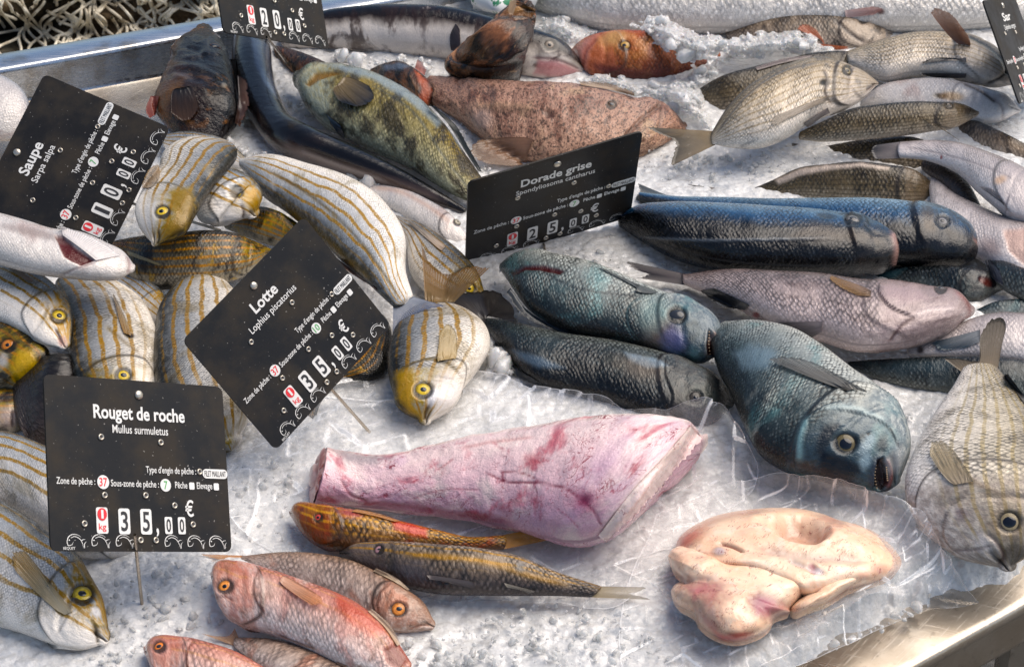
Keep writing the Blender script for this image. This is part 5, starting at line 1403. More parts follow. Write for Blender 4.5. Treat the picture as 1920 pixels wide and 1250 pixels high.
b = fish('sea_bream', 'dark blue bream with thick pink lips in the middle right', 'fish', G_BRM,
     [(1693, 490, 1695, 466), (1674, 508, 1668, 437), (1630, 515, 1630, 411), (1560, 519, 1565, 396), (1480, 518, 1480, 387), (1400, 514, 1400, 382), (1320, 502, 1320, 378), (1250, 480, 1250, 378), (1190, 446, 1190, 388), (1160, 426, 1165, 405)], .006, .62, 30, BLUE, hd=.2,
     eyes=[(1599, 411, 15, (.13, .13, .13))],
     feats=[('l', [(1672, 436), (1680, 462), (1676, 500)], 6, 1.2, (.52, .36, .32), .8), ('l', [(1690, 450), (1697, 470), (1690, 492)], 5, .6, (.56, .42, .38), .8), ('l', [(1682, 446), (1688, 470), (1682, 500)], 2.4, -1.2, (.16, .08, .07), .8), ('l', [(1200, 444), (1300, 450), (1400, 450), (1480, 448), (1560, 446)], 2.4, .9, (.30, .33, .36), .7),
            ('p', [(1530, 410), (1590, 430), (1640, 440), (1660, 455), (1560, 450), (1480, 445)], 0, (.14, .105, .075), .5, 10), ('l', [(1575, 402), (1600, 394), (1622, 408), (1632, 424)], 3, -.7, (.02, .02, .02), .6), ('l', [(1620, 420), (1640, 436), (1650, 440)], 4, -1, (.02, .02, .02), .5), ('b', (1550, 404, 18, 5, 10), -.8, (.03, .03, .03), .5, .5)])
b = fish('sea_bream', 'small dark scaled bream with a teal tail end beside the pinkish bream head', 'fish', G_BRM,
     [(1882, 530, 1874, 547), (1852, 510, 1842, 564), (1800, 500, 1790, 567), (1740, 498, 1735, 548), (1680, 501, 1680, 532), (1628, 515, 1630, 524)], .0, .5, 8, DARKB, hd=.3, feats=[('b', (1850, 528, 14, 7, 30), -1.5, (.18, .03, .02), .8, .5), ('p', [(1630, 512), (1700, 502), (1680, 520), (1640, 524)], 0, (.05, .15, .18), .7, 6)])
b = fish('sea_bream', 'grey scaled fish with a curled black fin cut off by the right edge', 'fish', G_BRM,
     [(1968, 520, 1955, 572), (1915, 500, 1905, 558), (1882, 488, 1866, 532), (1860, 487, 1852, 506)], .01, .5, 0, DARKB, hd=0,
     fins=[('pectoral_fin', [(1864, 525), (1880, 535)], [(1844, 484), (1852, 486), (1872, 500)], (.05, .05, .06), (.03, .035, .05), 'on')])
b = fish('sea_bream', 'rounded dark green grey fish back above the silver grey one at the right edge', 'fish', G_BRM,
     [(1965, 560, 1962, 592), (1900, 561, 1900, 592), (1860, 567, 1860, 592), (1832, 580, 1835, 589)], .0, .6, 10, TEAL, hd=0)
b = fish('sea_bream', 'silver grey fish with a blue fin behind the golden bream tail', 'fish', G_BRM,
     [(1978, 600, 1978, 672), (1920, 588, 1920, 681), (1868, 586, 1865, 678), (1824, 596, 1820, 672), (1770, 620, 1765, 669), (1710, 640, 1704, 666)], .008, .5, -10, PALEGREY, hd=0,
     fins=[('pelvic_fin', [(1838, 618), (1838, 640)], [(1745, 642), (1752, 650), (1810, 652)], (.30, .32, .34), (.03, .06, .09), 'on')], feats=[('b', (1724, 656, 6, 7, 0), -1, (.04, .02, .02), .8, .5)])
b = fish('sea_bream', 'dark teal fish lying flat behind the tail of the golden bream', 'fish', G_BRM,
     [(1985, 690, 1985, 738), (1900, 672, 1900, 748), (1800, 668, 1795, 740), (1700, 671, 1700, 725), (1640, 674, 1640, 710), (1592, 678, 1595, 691)], .0, .5, 6, DARKB, hd=0, feats=[('p', [(1600, 678), (1700, 674), (1800, 672), (1780, 700), (1680, 695)], 0, (.07, .13, .16), .5, 10)])
b = fish('sea_bream', 'pinkish brown bream on its back with pale jaws between the blue and teal bream', 'fish', G_BRM,
     [(1821, 572, 1818, 596), (1786, 546, 1792, 620), (1740, 536, 1740, 643), (1676, 526, 1680, 655), (1610, 523, 1610, 658), (1532, 512, 1540, 638), (1448, 508, 1465, 619), (1360, 506, 1380, 574), (1280, 514, 1285, 535)], .016, .55, -24, PINKB, hd=.33, gill=.4, mouth=0,
     eyes=[(1764, 540, 11, (.12, .10, .09))],
     feats=[('e', [(1650, 528), (1648, 545), (1662, 568), (1690, 585), (1712, 590)], 40, 1.6, (.10, .06, .06), .8), ('l', [(1716, 592), (1690, 612), (1668, 640)], 3, -1.2, (.14, .08, .08), .8), ('l', [(1712, 591), (1745, 582), (1792, 580)], 5, .8, (.70, .62, .60), .6),
            ('l', [(1792, 546), (1812, 566), (1818, 585), (1806, 606)], 4, .8, (.36, .20, .19), .8), ('p', [(1740, 600), (1800, 590), (1780, 615), (1700, 645), (1690, 630)], 0, (.20, .15, .15), .5, 8), ('b', (1417, 591, 6, 5, 0), -1, (.30, .06, .06), .8, .5),
            ('p', [(1650, 532), (1720, 532), (1740, 560), (1700, 572), (1662, 560)], .3, (.55, .44, .44), .5, 8)],
     fins=[('tail_fin', [(1284, 513), (1288, 535)], [(1168, 488), (1190, 505), (1215, 515), (1200, 520), (1188, 520)], (.10, .08, .08), (.025, .02, .022), 'tail'),
           ('pectoral_fin', [(1634, 545), (1632, 552)], [(1545, 512), (1562, 528), (1600, 552)], (.30, .20, .14), (.30, .16, .04), 'on'),
           ('pelvic_fin', [(1542, 602), (1540, 622)], [(1440, 606), (1470, 622), (1520, 634)], (.36, .30, .30), (.02, .025, .03), 'on'),
           ('anal_fin', [(1405, 572), (1340, 540)], [(1396, 582), (1350, 572), (1312, 545)], (.05, .05, .05), (.015, .016, .018), 'on')])
b = fish('sea_bream', 'dark blotched bream with a black forked tail just below the slashed teal bream', 'fish', G_BRM,
     [(1369, 766, 1373, 750), (1342, 792, 1346, 712), (1282, 797, 1291, 680), (1200, 777, 1211, 652), (1130, 752, 1144, 638), (1060, 734, 1077, 628), (1000, 716, 1010, 615), (950, 670, 962, 603), (922, 633, 935, 599), (903, 607, 908, 596)], .0, .5, 12, DARKB, hd=.26,
     eyes=[(1303, 745, 14, (.05, .045, .04))], feats=[('p', [(1170, 660), (1230, 672), (1255, 690), (1215, 690), (1180, 676)], .4, (.36, .44, .50), .8, 4), ('p', [(960, 655), (1010, 668), (1060, 690), (1010, 690), (970, 672)], .2, (.20, .28, .36), .6, 6), ('e', [(1250, 668), (1248, 700), (1262, 745), (1250, 785)], 30, .8, (.03, .025, .02), .7), ('b', (1200, 690, 45, 18, 15), 0, (.36, .30, .24), .5, .8)],
     fins=[('tail_fin', [(912, 592), (908, 610)], [(970, 604), (955, 565), (925, 545), (890, 548), (840, 545), (787, 522)], (.07, .06, .055), (.03, .028, .03), 'on', .004),
           ('dorsal_fin', [(930, 640), (960, 682), (1010, 716)], [(924, 648), (952, 692), (1004, 722)], (.02, .025, .03), (.015, .018, .025), 'on', 0, 8, 34, 4.0)])
b = fish('sea_bream', 'teal bream with a red slash near its tail and small teeth in its open mouth', 'fish', G_BRM,
     [(1346, 667, 1363, 641), (1322, 680, 1346, 600), (1282, 674, 1301, 565), (1225, 657, 1245, 546), (1144, 635, 1177, 517), (1077, 624, 1110, 490), (1020, 602, 1050, 477), (976, 570, 1005, 468), (948, 526, 965, 481), (937, 506, 944, 494)], .02, .48, 10, TEAL, hd=.27, capf=.5,
     eyes=[(1269, 591, 17, (.09, .08, .06), .76)],
     feats=[('p', [(957, 512), (985, 498), (1020, 497), (1058, 508), (1050, 514), (1010, 506), (985, 506), (960, 518)], -1.5, (.10, .008, .008), .9, 2), ('l', [(1020, 510), (1060, 532), (1110, 546), (1170, 552), (1205, 556)], 2, -.2, (.03, .035, .035), .7),
            ('e', [(1205, 556), (1180, 575), (1178, 605), (1200, 640)], 42, .9, (.30, .42, .40), .5), ('p', [(1330, 617), (1338, 628), (1344, 648), (1340, 666), (1328, 668), (1326, 648)], -3.5, (.06, .015, .01), .95, 1.8), ('l', [(1327, 614), (1322, 640), (1324, 668)], 3, 1.1, (.22, .22, .22), .6), ('l', [(1338, 620), (1348, 645), (1340, 668)], 3, .9, (.40, .20, .12), .6),
            ('b', (1240, 625, 30, 28, 0), 0, (.30, .22, .17), .6, .6), ('b', (1262, 640, 22, 26, 0), 0, (.20, .22, .42), .6, .6), ('b', (1225, 588, 26, 36, 10), 0, (.36, .46, .44), .5, .6), ('b', (1340, 600, 24, 30, 20), 0, (.22, .26, .29), .5, .8)],
     fins=[('pectoral_fin', [(1200, 535), (1190, 545)], [(1108, 492), (1150, 515), (1238, 546)], (.10, .11, .11), (.12, .13, .12), 'on'),
           ('dorsal_fin', [(957, 540), (985, 578), (1030, 606), (1085, 626)], [(950, 548), (978, 588), (1026, 614), (1082, 632)], (.02, .03, .04), (.012, .016, .02), 'on', 0, 8, 44, 4.0),
           ('tail_fin', [(940, 496), (940, 508)], [(950, 490), (938, 498), (936, 512)], (.25, .33, .42), (.2, .28, .38), 'tail')], teeth=[[(1330, 622), (1329, 645), (1331, 664)]])
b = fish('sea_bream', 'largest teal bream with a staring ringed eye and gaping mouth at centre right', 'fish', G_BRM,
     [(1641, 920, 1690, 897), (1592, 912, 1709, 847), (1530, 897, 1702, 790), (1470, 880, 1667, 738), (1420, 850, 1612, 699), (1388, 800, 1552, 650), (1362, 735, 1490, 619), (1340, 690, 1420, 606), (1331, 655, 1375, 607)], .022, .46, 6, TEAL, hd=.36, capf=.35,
     eyes=[(1585, 831, 21, (.11, .09, .045), .76)],
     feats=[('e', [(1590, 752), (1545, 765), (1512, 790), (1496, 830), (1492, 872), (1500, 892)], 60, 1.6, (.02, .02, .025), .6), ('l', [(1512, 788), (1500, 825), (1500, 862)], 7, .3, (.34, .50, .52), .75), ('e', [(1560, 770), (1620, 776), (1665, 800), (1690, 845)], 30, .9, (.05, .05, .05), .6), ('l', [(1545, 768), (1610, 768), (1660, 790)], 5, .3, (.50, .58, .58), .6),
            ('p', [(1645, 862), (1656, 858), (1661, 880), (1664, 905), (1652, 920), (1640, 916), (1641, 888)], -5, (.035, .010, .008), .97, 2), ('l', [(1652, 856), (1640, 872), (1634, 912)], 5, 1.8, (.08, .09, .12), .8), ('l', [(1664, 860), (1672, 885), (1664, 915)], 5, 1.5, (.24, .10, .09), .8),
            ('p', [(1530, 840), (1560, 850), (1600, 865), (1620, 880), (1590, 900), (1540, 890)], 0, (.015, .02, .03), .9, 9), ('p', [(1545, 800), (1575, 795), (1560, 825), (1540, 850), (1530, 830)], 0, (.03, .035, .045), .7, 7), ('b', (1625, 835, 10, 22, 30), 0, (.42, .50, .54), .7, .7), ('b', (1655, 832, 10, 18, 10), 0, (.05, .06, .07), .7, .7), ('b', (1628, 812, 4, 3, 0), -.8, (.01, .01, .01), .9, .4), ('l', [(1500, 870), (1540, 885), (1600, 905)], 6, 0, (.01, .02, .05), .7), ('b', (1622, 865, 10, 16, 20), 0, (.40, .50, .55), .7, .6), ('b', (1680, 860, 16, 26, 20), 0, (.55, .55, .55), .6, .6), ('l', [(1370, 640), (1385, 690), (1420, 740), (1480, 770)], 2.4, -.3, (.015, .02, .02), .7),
            ('p', [(1375, 660), (1410, 645), (1460, 660), (1440, 690), (1390, 690)], 0, (.36, .46, .52), .5, 12)],
     fins=[('pectoral_fin', [(1590, 732), (1604, 728)], [(1421, 664), (1440, 666), (1500, 672), (1616, 726)], (.16, .15, .13), (.20, .20, .19), 'on', .003)], teeth=[[(1642, 872), (1640, 895), (1644, 914)], [(1662, 876), (1664, 900)]])
b = fish('sea_bream', 'golden scaled bream lying head down at the right edge with its tail raised', 'fish', G_BRM,
     [(1906, 1056, 1872, 1063), (1942, 1035, 1820, 1053), (1972, 990, 1760, 1016), (1986, 930, 1708, 952), (1980, 870, 1702, 890), (1960, 815, 1730, 821), (1930, 770, 1765, 765), (1896, 725, 1792, 724), (1873, 696, 1806, 697)], [.01, .03], .42, 4, GOLD, hd=.38,
     eyes=[(1892, 978, 21, (.30, .24, .14), .74)],
     feats=[('e', [(1870, 925), (1800, 935), (1775, 965), (1772, 1010), (1790, 1035)], 50, 1.2, (.16, .14, .13), .6), ('l', [(1850, 1000), (1868, 1015), (1882, 1045), (1874, 1060)], 4, -1.5, (.20, .13, .11), .8), ('b', (1850, 1020, 24, 16, 50), .6, (.66, .64, .64), .7, .6), ('b', (1885, 985, 36, 34, 0), 0, (.30, .23, .14), .5, .6), ('b', (1905, 1030, 16, 24, 0), 0, (.10, .09, .08), .5, .7), ('b', (1802, 962, 10, 10, 0), 0, (.20, .14, .18), .5, .8),
            ('l', [(1790, 1032), (1830, 1030), (1860, 1022)], 3, -.8, (.3, .25, .25), .6), ('l', [(1822, 902), (1870, 925), (1915, 940)], 6, .4, (.30, .24, .18), .6)],
     fins=[('pectoral_fin', [(1790, 908), (1824, 902)], [(1737, 842), (1745, 828), (1762, 826), (1786, 842), (1808, 872)], (.40, .32, .22), (.42, .34, .20), 'on', .003),
           ('tail_fin', [(1810, 702), (1870, 700)], [(1768, 671), (1800, 672), (1836, 676), (1838, 632), (1868, 596), (1882, 600), (1878, 650)], (.30, .23, .15), (.10, .08, .055), 'tail', .0),
           ('dorsal_fin', [(1880, 705), (1905, 735), (1935, 775)], [(1890, 700), (1918, 738), (1948, 772)], (.06, .05, .04), (.03, .03, .03), 'on')])

# ------------------------------------------------------------------ front: monkfish tail, liver, mullets
tail_root = fish('monkfish_tail', 'skinned pink monkfish tail with dark red veins lying on the clear bag', 'fish tail', None,
     [(606, 842, 592, 941), (650, 848, 640, 947), (720, 853, 700, 952), (860, 826, 830, 966), (990, 806, 930, 982), (1110, 790, 1010, 1000), (1200, 786, 1062, 1015), (1262, 787, 1118, 1012), (1300, 797, 1170, 985), (1322, 822, 1236, 915)], .012, .62, 0, FLESH, hd=0, capf=.03, tcap=.6, shear=1.5, upw=.6, part='flesh', pw=.8, res=2.2, lump=.004,
     feats=[('l', [(910, 886), (950, 902), (1010, 905), (1060, 915), (1090, 935)], 2.2, -.4, (.22, .02, .05), .75), ('l', [(940, 884), (985, 888), (1010, 900)], 1.6, -.3, (.25, .03, .05), .6), ('l', [(1000, 905), (1008, 925), (1004, 940)], 1.4, -.2, (.22, .03, .06), .6), ('l', [(1090, 935), (1115, 960), (1128, 985)], 2.4, -.4, (.24, .03, .08), .7), ('b', (1096, 936, 11, 10, 0), -.4, (.15, .01, .06), .85, .8), ('b', (1098, 940, 30, 20, 30), 0, (.40, .12, .20), .5, .9),
            ('b', (1002, 862, 18, 12, -20), 0, (.45, .10, .12), .5, .9), ('l', [(690, 946), (760, 950), (860, 965), (960, 982)], 6, -.5, (.40, .10, .16), .5), ('p', [(625, 843), (700, 852), (740, 856), (700, 872), (650, 866)], .5, (.36, .33, .35), .7, 8), ('l', [(780, 848), (860, 828), (960, 812), (1080, 796), (1200, 792)], 7, 1.0, (.70, .56, .58), .5),
            ('l', [(1262, 850), (1210, 900), (1170, 950), (1140, 985)], 4, -2.5, (.55, .34, .33), .6), ('l', [(1290, 820), (1235, 880), (1190, 935), (1150, 985)], 6, 1.2, (.78, .62, .52), .7), ('l', [(770, 935), (820, 920), (900, 918)], 1.4, -.2, (.34, .06, .10), .5), ('l', [(820, 880), (840, 868), (850, 860)], 1.8, -.2, (.4, .08, .1), .5), ('l', [(870, 840), (930, 828), (1000, 820)], 3, -.3, (.5, .2, .2), .4),
            ('l', [(1080, 870), (1095, 890), (1085, 900)], 1.3, -.2, (.36, .06, .1), .5), ('l', [(860, 955), (880, 935), (890, 930)], 1.3, -.2, (.36, .06, .1), .5), ('l', [(1040, 950), (1060, 965), (1085, 990)], 1.4, -.2, (.38, .08, .14), .5), ('l', [(640, 900), (655, 925), (690, 940)], 3, -.6, (.40, .12, .14), .5)])
V, f = [], []
def cut_face():
    """the raw cut end of the monkfish tail, with its backbone"""
    b = tail_root
    ring = b.W.reshape(b.n, b.m, 3)[9]
    c0 = ring.mean(0); out = nrm(b.W.reshape(b.n, b.m, 3)[9].mean(0) - b.W.reshape(b.n, b.m, 3)[14].mean(0))
    q = np.linspace(1, 0, 14)[:, None, None]
    P = c0 + (ring - c0)[None] * q * 1.0 + out * (.002 + .0035 * (1 - q ** 4))
    a = np.arange(b.m) / b.m * 2 * pi
    qq = np.repeat(q[:, :, 0], b.m, 1)
    bone = smooth01(.42 - qq, -.05, .08)
    nzz = fbm(np.cos(a)[None] * qq * 3 + 5, np.sin(a)[None] * qq * 3 + 5, 8.8, 4)
    redm = smooth01(nzz, .40, .56) * (1 - bone)
    cc = np.array([.66, .34, .31]) * (1 - redm[..., None]) + np.array([.40, .03, .03]) * redm[..., None]
    cc = cc * (1 - bone[..., None]) + np.array([.66, .47, .43]) * bone[..., None]
    P = P + out * (.003 * bone - .004 * np.exp(-((qq - .48) / .06) ** 2) + .003 * (nzz - .45))[..., None]
    arc = P.reshape(-1, 3)
    mesh_obj('cut_end', P.reshape(-1, 3), grid_faces(14, b.m, True), LIVER, b.root, True,
             {'feat': ('FLOAT_COLOR', np.c_[cc.reshape(-1, 3), np.ones(14 * b.m)]), 'arc': ('FLOAT_VECTOR', arc)})

def liver_mat():
    N = NT('liver_flesh')
    arc = N.attr('arc').outputs['Vector']; ft = N.attr('feat')
    n1 = N.noise(arc, 24, 4).outputs[0]
    c = N.mix(N.rng(n1, .4, .66), (.87, .55, .36), (.89, .67, .48))
    c = N.mix(N.math('MULTIPLY', N.rng(N.noise(arc, 32, 5).outputs[0], .52, .72), .55), c, (.74, .34, .24))
    c = N.mix(N.math('MULTIPLY', N.rng(N.noise(arc, 90, 4).outputs[0], .54, .66), .35), c, (.88, .74, .62))
    c = N.mix(ft.outputs['Alpha'], c, ft.outputs['Color'])
    # short dark threads
    v = N.vmath('MULTIPLY', N.node('ShaderNodeVectorRotate', {'Vector': arc, 'Angle': .6}, rotation_type='Z_AXIS').outputs[0], (1.0, .22, 1.0))
    nn = N.noise(v, 170, 1, .5, 3.5).outputs[0]
    th = N.rng(N.math('ABSOLUTE', N.math('SUBTRACT', nn, .5)), .035, .012)
    msk = N.rng(N.noise(arc, 130, 2).outputs[0], .50, .60)
    c = N.mix(N.math('MULTIPLY', N.math('MULTIPLY', th, msk), .7), c, (.20, .03, .03))
    h = N.math('ADD', N.noise(arc, 60, 4).outputs[0], N.math('MULTIPLY', N.noise(arc, 500, 3).outputs[0], .15))
    return N.put(Base_Color=c, Roughness=N.rng(n1, .3, .7, .22, .38), Coat_Weight=.22, Coat_Roughness=.2, Subsurface_Weight=.08, Subsurface_Radius=(.012, .004, .002),
                 Normal=N.bump(h, .35, .004))
LIVER = liver_mat()
cut_face()
add_fin(tail_root, 'membrane', [(1296, 796), (1250, 850), (1190, 915), (1122, 1004)], [(1318, 822), (1270, 876), (1212, 942), (1138, 1018)], (.84, .68, .62), (.80, .56, .54), 'on', .003, 14, 70, 2.5, mat=LIVER)
liver = empty('fish_liver', at_z(np.array(1450.), np.array(1080.), 0), 'pale orange monkfish liver lobes lying on the clear bag in front', 'fish liver')
puff('back_lobe', [(1264, 1032), (1275, 1005), (1305, 983), (1350, 964), (1420, 953), (1490, 952), (1540, 962), (1575, 975), (1615, 985), (1652, 1005), (1682, 1035), (1690, 1058), (1668, 1082), (1605, 1102), (1545, 1118), (1510, 1120), (1460, 1100), (1380, 1072), (1300, 1060)], (1470, 1040), .006, .034, LIVER, liver,
     [('b', (1502, 990, 46, 21, 12), -17, (.50, .23, .17), .6, .4), ('l', [(1500, 1008), (1524, 1010), (1548, 996)], 5, -3, (.30, .10, .07), .7), ('l', [(1430, 1030), (1490, 1040), (1560, 1046), (1620, 1050)], 8, -1.5, (.76, .58, .48), .6), ('l', [(1350, 1018), (1370, 1022), (1394, 1033)], 3, -2.5, (.28, .07, .04), .85), ('b', (1350, 1034, 12, 8, 0), 1, (.66, .56, .58), .8, .6),
      ('b', (1524, 1064, 7, 11, -30), -1, (.36, .02, .05), .9, .5), ('b', (1288, 1010, 34, 15, -30), 0, (.58, .13, .08), .85, .8), ('l', [(1310, 985), (1370, 966), (1430, 960)], 7, 0, (.66, .26, .18), .5), ('b', (1560, 975, 30, 8, 15), 0, (.62, .22, .16), .6, .8), ('l', [(1480, 1048), (1515, 1062), (1545, 1074)], 6, -2, (.72, .56, .52), .7), ('b', (1535, 1070, 10, 7, 0), 1, (.76, .64, .64), .8, .6), ('b', (1650, 1068, 14, 9, 0), 0, (.60, .22, .15), .6, .8),
      ('p', [(1530, 990), (1580, 985), (1640, 1010), (1660, 1040), (1600, 1040), (1540, 1020)], 3, None, 0, 12), ('l', [(1400, 975), (1450, 968), (1470, 990), (1510, 1012)], 8, 2.5, None, 0)], k=2.0, sq=3.4)
puff('front_lobe', [(1252, 1042), (1262, 1028), (1285, 1022), (1320, 1028), (1360, 1042), (1410, 1042), (1455, 1042), (1490, 1060), (1530, 1078), (1524, 1098), (1508, 1112), (1482, 1138), (1480, 1148), (1455, 1158), (1444, 1176), (1420, 1192), (1380, 1202), (1340, 1192), (1312, 1172), (1300, 1152), (1272, 1135), (1258, 1112), (1264, 1096), (1278, 1086), (1262, 1066)], (1375, 1105), .016, .024, LIVER, liver,
     [('b', (1320, 1105, 44, 22, 10), 0, (.42, .07, .10), .8, .95), ('b', (1428, 1130, 24, 20, 0), -.5, (.20, .025, .09), .9, .9), ('b', (1455, 1142, 34, 18, 10), 0, (.40, .08, .10), .8, .95), ('p', [(1320, 1165), (1360, 1190), (1410, 1188), (1400, 1200), (1350, 1200)], 0, (.62, .07, .05), .75, 8), ('b', (1330, 1150, 18, 30, -20), 0, (.52, .15, .15), .5, .9),
      ('l', [(1280, 1090), (1300, 1084), (1330, 1085)], 5, -2, None, 0), ('l', [(1452, 1046), (1462, 1050), (1466, 1056)], 2, -2, (.3, .12, .08), .7), ('l', [(1500, 1118), (1514, 1100), (1526, 1082)], 3, -3, (.20, .06, .04), .8), ('p', [(1300, 1120), (1350, 1100), (1400, 1120), (1390, 1160), (1340, 1170), (1305, 1150)], 2.5, None, 0, 14), ('l', [(1400, 1060), (1440, 1075), (1500, 1080)], 10, -1.2, None, 0), ('p', [(1262, 1036), (1300, 1030), (1340, 1050), (1310, 1070), (1275, 1064)], 2, None, 0, 8), ('b', (1385, 1192, 40, 9, -6), 0, (.60, .05, .04), .7, .8), ('l', [(1310, 1100), (1300, 1130), (1320, 1160), (1350, 1180)], 5, 0, (.50, .12, .12), .45)], k=5.0, sq=3.2)
puff('side_lobe', [(1520, 1112), (1528, 1092), (1560, 1075), (1620, 1060), (1640, 1068), (1625, 1085), (1590, 1104), (1550, 1128), (1515, 1140), (1490, 1150), (1480, 1140), (1500, 1120)], (1555, 1102), .010, .022, LIVER, liver, [('b', (1626, 1076, 14, 10, 0), 0, (.60, .22, .15), .5, .8)], k=9.0)

b = fish('red_mullet', 'golden orange mullet with a red eye lying against the monkfish tail', 'fish', G_MUL,
     [(547, 958, 547, 971), (560, 946, 561, 996), (600, 945, 600, 1025), (650, 953, 650, 1033), (700, 964, 700, 1033), (760, 979, 760, 1030), (820, 993, 820, 1028), (880, 1006, 880, 1030), (945, 1003, 943, 1030)], .012, .75, 8, MULLET_GOLD, hd=.24,
     eyes=[(597, 970, 9, (.48, .05, .04))], feats=[('p', [(735, 975), (775, 982), (800, 990), (800, 1008), (770, 1002), (740, 992)], .3, (.58, .06, .03), .8, 6), ('b', (655, 962, 20, 8, 10), 0, (.50, .16, .20), .6, .7), ('l', [(548, 968), (558, 962), (566, 952)], 3, -.8, (.2, .06, .03), .7), ('b', (552, 960, 8, 10, 0), .3, (.48, .25, .14), .7, .5)],
     fins=[('tail_fin', [(940, 1003), (940, 1030)], [(1036, 984), (1020, 994), (1000, 1002), (1030, 1004), (1060, 1006)], (.50, .22, .02), (.56, .27, .03), 'tail'), ('dorsal_fin', [(660, 958), (700, 966), (740, 977)], [(668, 953), (710, 962), (752, 976)], (.45, .2, .05), (.5, .22, .06), 'on')])
b = fish('red_mullet', 'grey brown mullet with a golden line along its back below the orange mullet', 'fish', G_MUL,
     [(641, 1030, 641, 1043), (656, 1021, 660, 1056), (700, 1017, 695, 1070), (760, 1017, 755, 1098), (830, 1022, 825, 1112), (900, 1028, 900, 1114), (970, 1042, 970, 1115), (1040, 1070, 1036, 1116), (1127, 1098, 1106, 1119)], .012, .7, 8, MULLET_BROWN, hd=.22,
     eyes=[(710, 1030, 10, (.36, .20, .22))], feats=[('l', [(760, 1040), (850, 1044), (930, 1058), (1000, 1080), (1060, 1094)], 6, 0, (.50, .30, .04), .6), ('b', (975, 1063, 9, 9, 0), 0, (.16, .18, .2), .6, .6), ('b', (770, 1070, 30, 26, 0), 0, (.13, .13, .15), .5, .8)],
     fins=[('tail_fin', [(1105, 1098), (1104, 1119)], [(1216, 1100), (1200, 1108), (1180, 1112), (1205, 1118), (1228, 1124)], (.34, .26, .14), (.42, .37, .29), 'tail'), ('pectoral_fin', [(800, 1078), (806, 1086)], [(900, 1092), (896, 1098), (850, 1092)], (.16, .13, .12), (.12, .10, .10), 'on'), ('pelvic_fin', [(945, 1092), (950, 1100)], [(1006, 1108), (1000, 1111), (975, 1106)], (.34, .3, .24), (.2, .17, .14), 'on')])
b = fish('red_mullet', 'pale pinkish mullet with an orange ringed eye pointing right behind the front red mullet', 'fish', G_MUL,
     [(812, 1161, 806, 1180), (796, 1132, 776, 1183), (765, 1108, 735, 1180), (715, 1078, 690, 1158), (660, 1053, 640, 1128), (600, 1040, 585, 1102), (530, 1036, 520, 1077), (456, 1042, 456, 1058)], .004, .65, 4, MULLET_PALE, hd=.27,
     eyes=[(747, 1142, 15, GO)], feats=[('e', [(735, 1092), (715, 1110), (710, 1140), (718, 1165)], 22, .7, (.30, .14, .09), .6), ('l', [(770, 1178), (788, 1172), (806, 1172)], 2.4, -.8, (.3, .15, .1), .6)],
     fins=[('tail_fin', [(458, 1041), (458, 1058)], [(372, 1038), (392, 1044), (410, 1048), (380, 1052), (352, 1054)], (.56, .26, .10), (.60, .34, .16), 'tail'), ('dorsal_fin', [(700, 1070), (740, 1090), (765, 1106)], [(706, 1064), (748, 1086), (768, 1104)], (.5, .38, .25), (.55, .42, .3), 'on')])
b = fish('red_mullet', 'whitish mullet with an orange tail half out of the bottom edge', 'fish', G_MUL,
     [(690, 1275, 650, 1305), (620, 1240, 560, 1285), (560, 1215, 500, 1258), (500, 1200, 470, 1233), (445, 1196, 440, 1212)], .004, .6, -6, MULLET_PALE, hd=0,
     fins=[('tail_fin', [(448, 1196), (442, 1211)], [(440, 1176), (430, 1190), (410, 1192), (375, 1186)], (.60, .36, .20), (.66, .38, .18), 'tail')])
b = fish('red_mullet', 'front red mullet with a round orange eye lying diagonally near the bottom edge', 'fish', G_MUL,
     [(402, 1074, 401, 1101), (416, 1059, 411, 1139), (447, 1055, 446, 1167), (500, 1067, 499, 1184), (560, 1087, 551, 1205), (620, 1109, 605, 1228), (680, 1140, 655, 1250), (730, 1185, 700, 1264), (770, 1242, 742, 1280)], .012, .6, 2, MULLET, hd=.26, capf=.45,
     eyes=[(422, 1099, 15, GO)], feats=[('e', [(488, 1070), (478, 1090), (480, 1120), (500, 1150)], 28, .8, (.36, .15, .10), .6), ('p', [(630, 1110), (680, 1140), (720, 1180), (700, 1190), (660, 1170), (630, 1140)], .2, (.58, .13, .07), .6, 10), ('b', (500, 1100, 24, 16, 20), 0, (.70, .58, .52), .6, .8), ('p', [(720, 1215), (745, 1205), (765, 1235), (750, 1255), (725, 1240)], -2, (.28, .12, .10), .8, 6), ('l', [(404, 1120), (420, 1118), (436, 1124)], 2.4, -.8, (.25, .1, .07), .6)],
     fins=[('pectoral_fin', [(524, 1088), (530, 1080)], [(594, 1140), (604, 1124), (590, 1108)], (.66, .40, .28), (.66, .30, .12), 'on', .003), ('pelvic_fin', [(500, 1180), (520, 1190)], [(570, 1212), (590, 1216), (560, 1204)], (.60, .42, .34), (.6, .4, .3), 'on'), ('anal_fin', [(630, 1240), (650, 1248)], [(640, 1262), (660, 1268)], (.6, .4, .28), (.55, .35, .25), 'on'),
           ('dorsal_fin', [(690, 1145), (722, 1176), (745, 1210)], [(698, 1140), (732, 1172), (752, 1206)], (.58, .42, .28), (.6, .46, .34), 'on')])
b = fish('red_mullet', 'red mullet cut off by the bottom edge with its orange eye at the far left', 'fish', G_MUL,
     [(277, 1212, 279, 1242), (293, 1199, 293, 1272), (344, 1196, 340, 1292), (396, 1208, 390, 1302), (447, 1226, 430, 1308), (500, 1256, 470, 1315)], .006, .6, 4, MULLET, hd=.36, capf=.5,
     eyes=[(299, 1212, 12, (.80, .22, .03))], feats=[('e', [(362, 1204), (352, 1222), (355, 1260)], 20, .6, (.3, .1, .06), .5)])

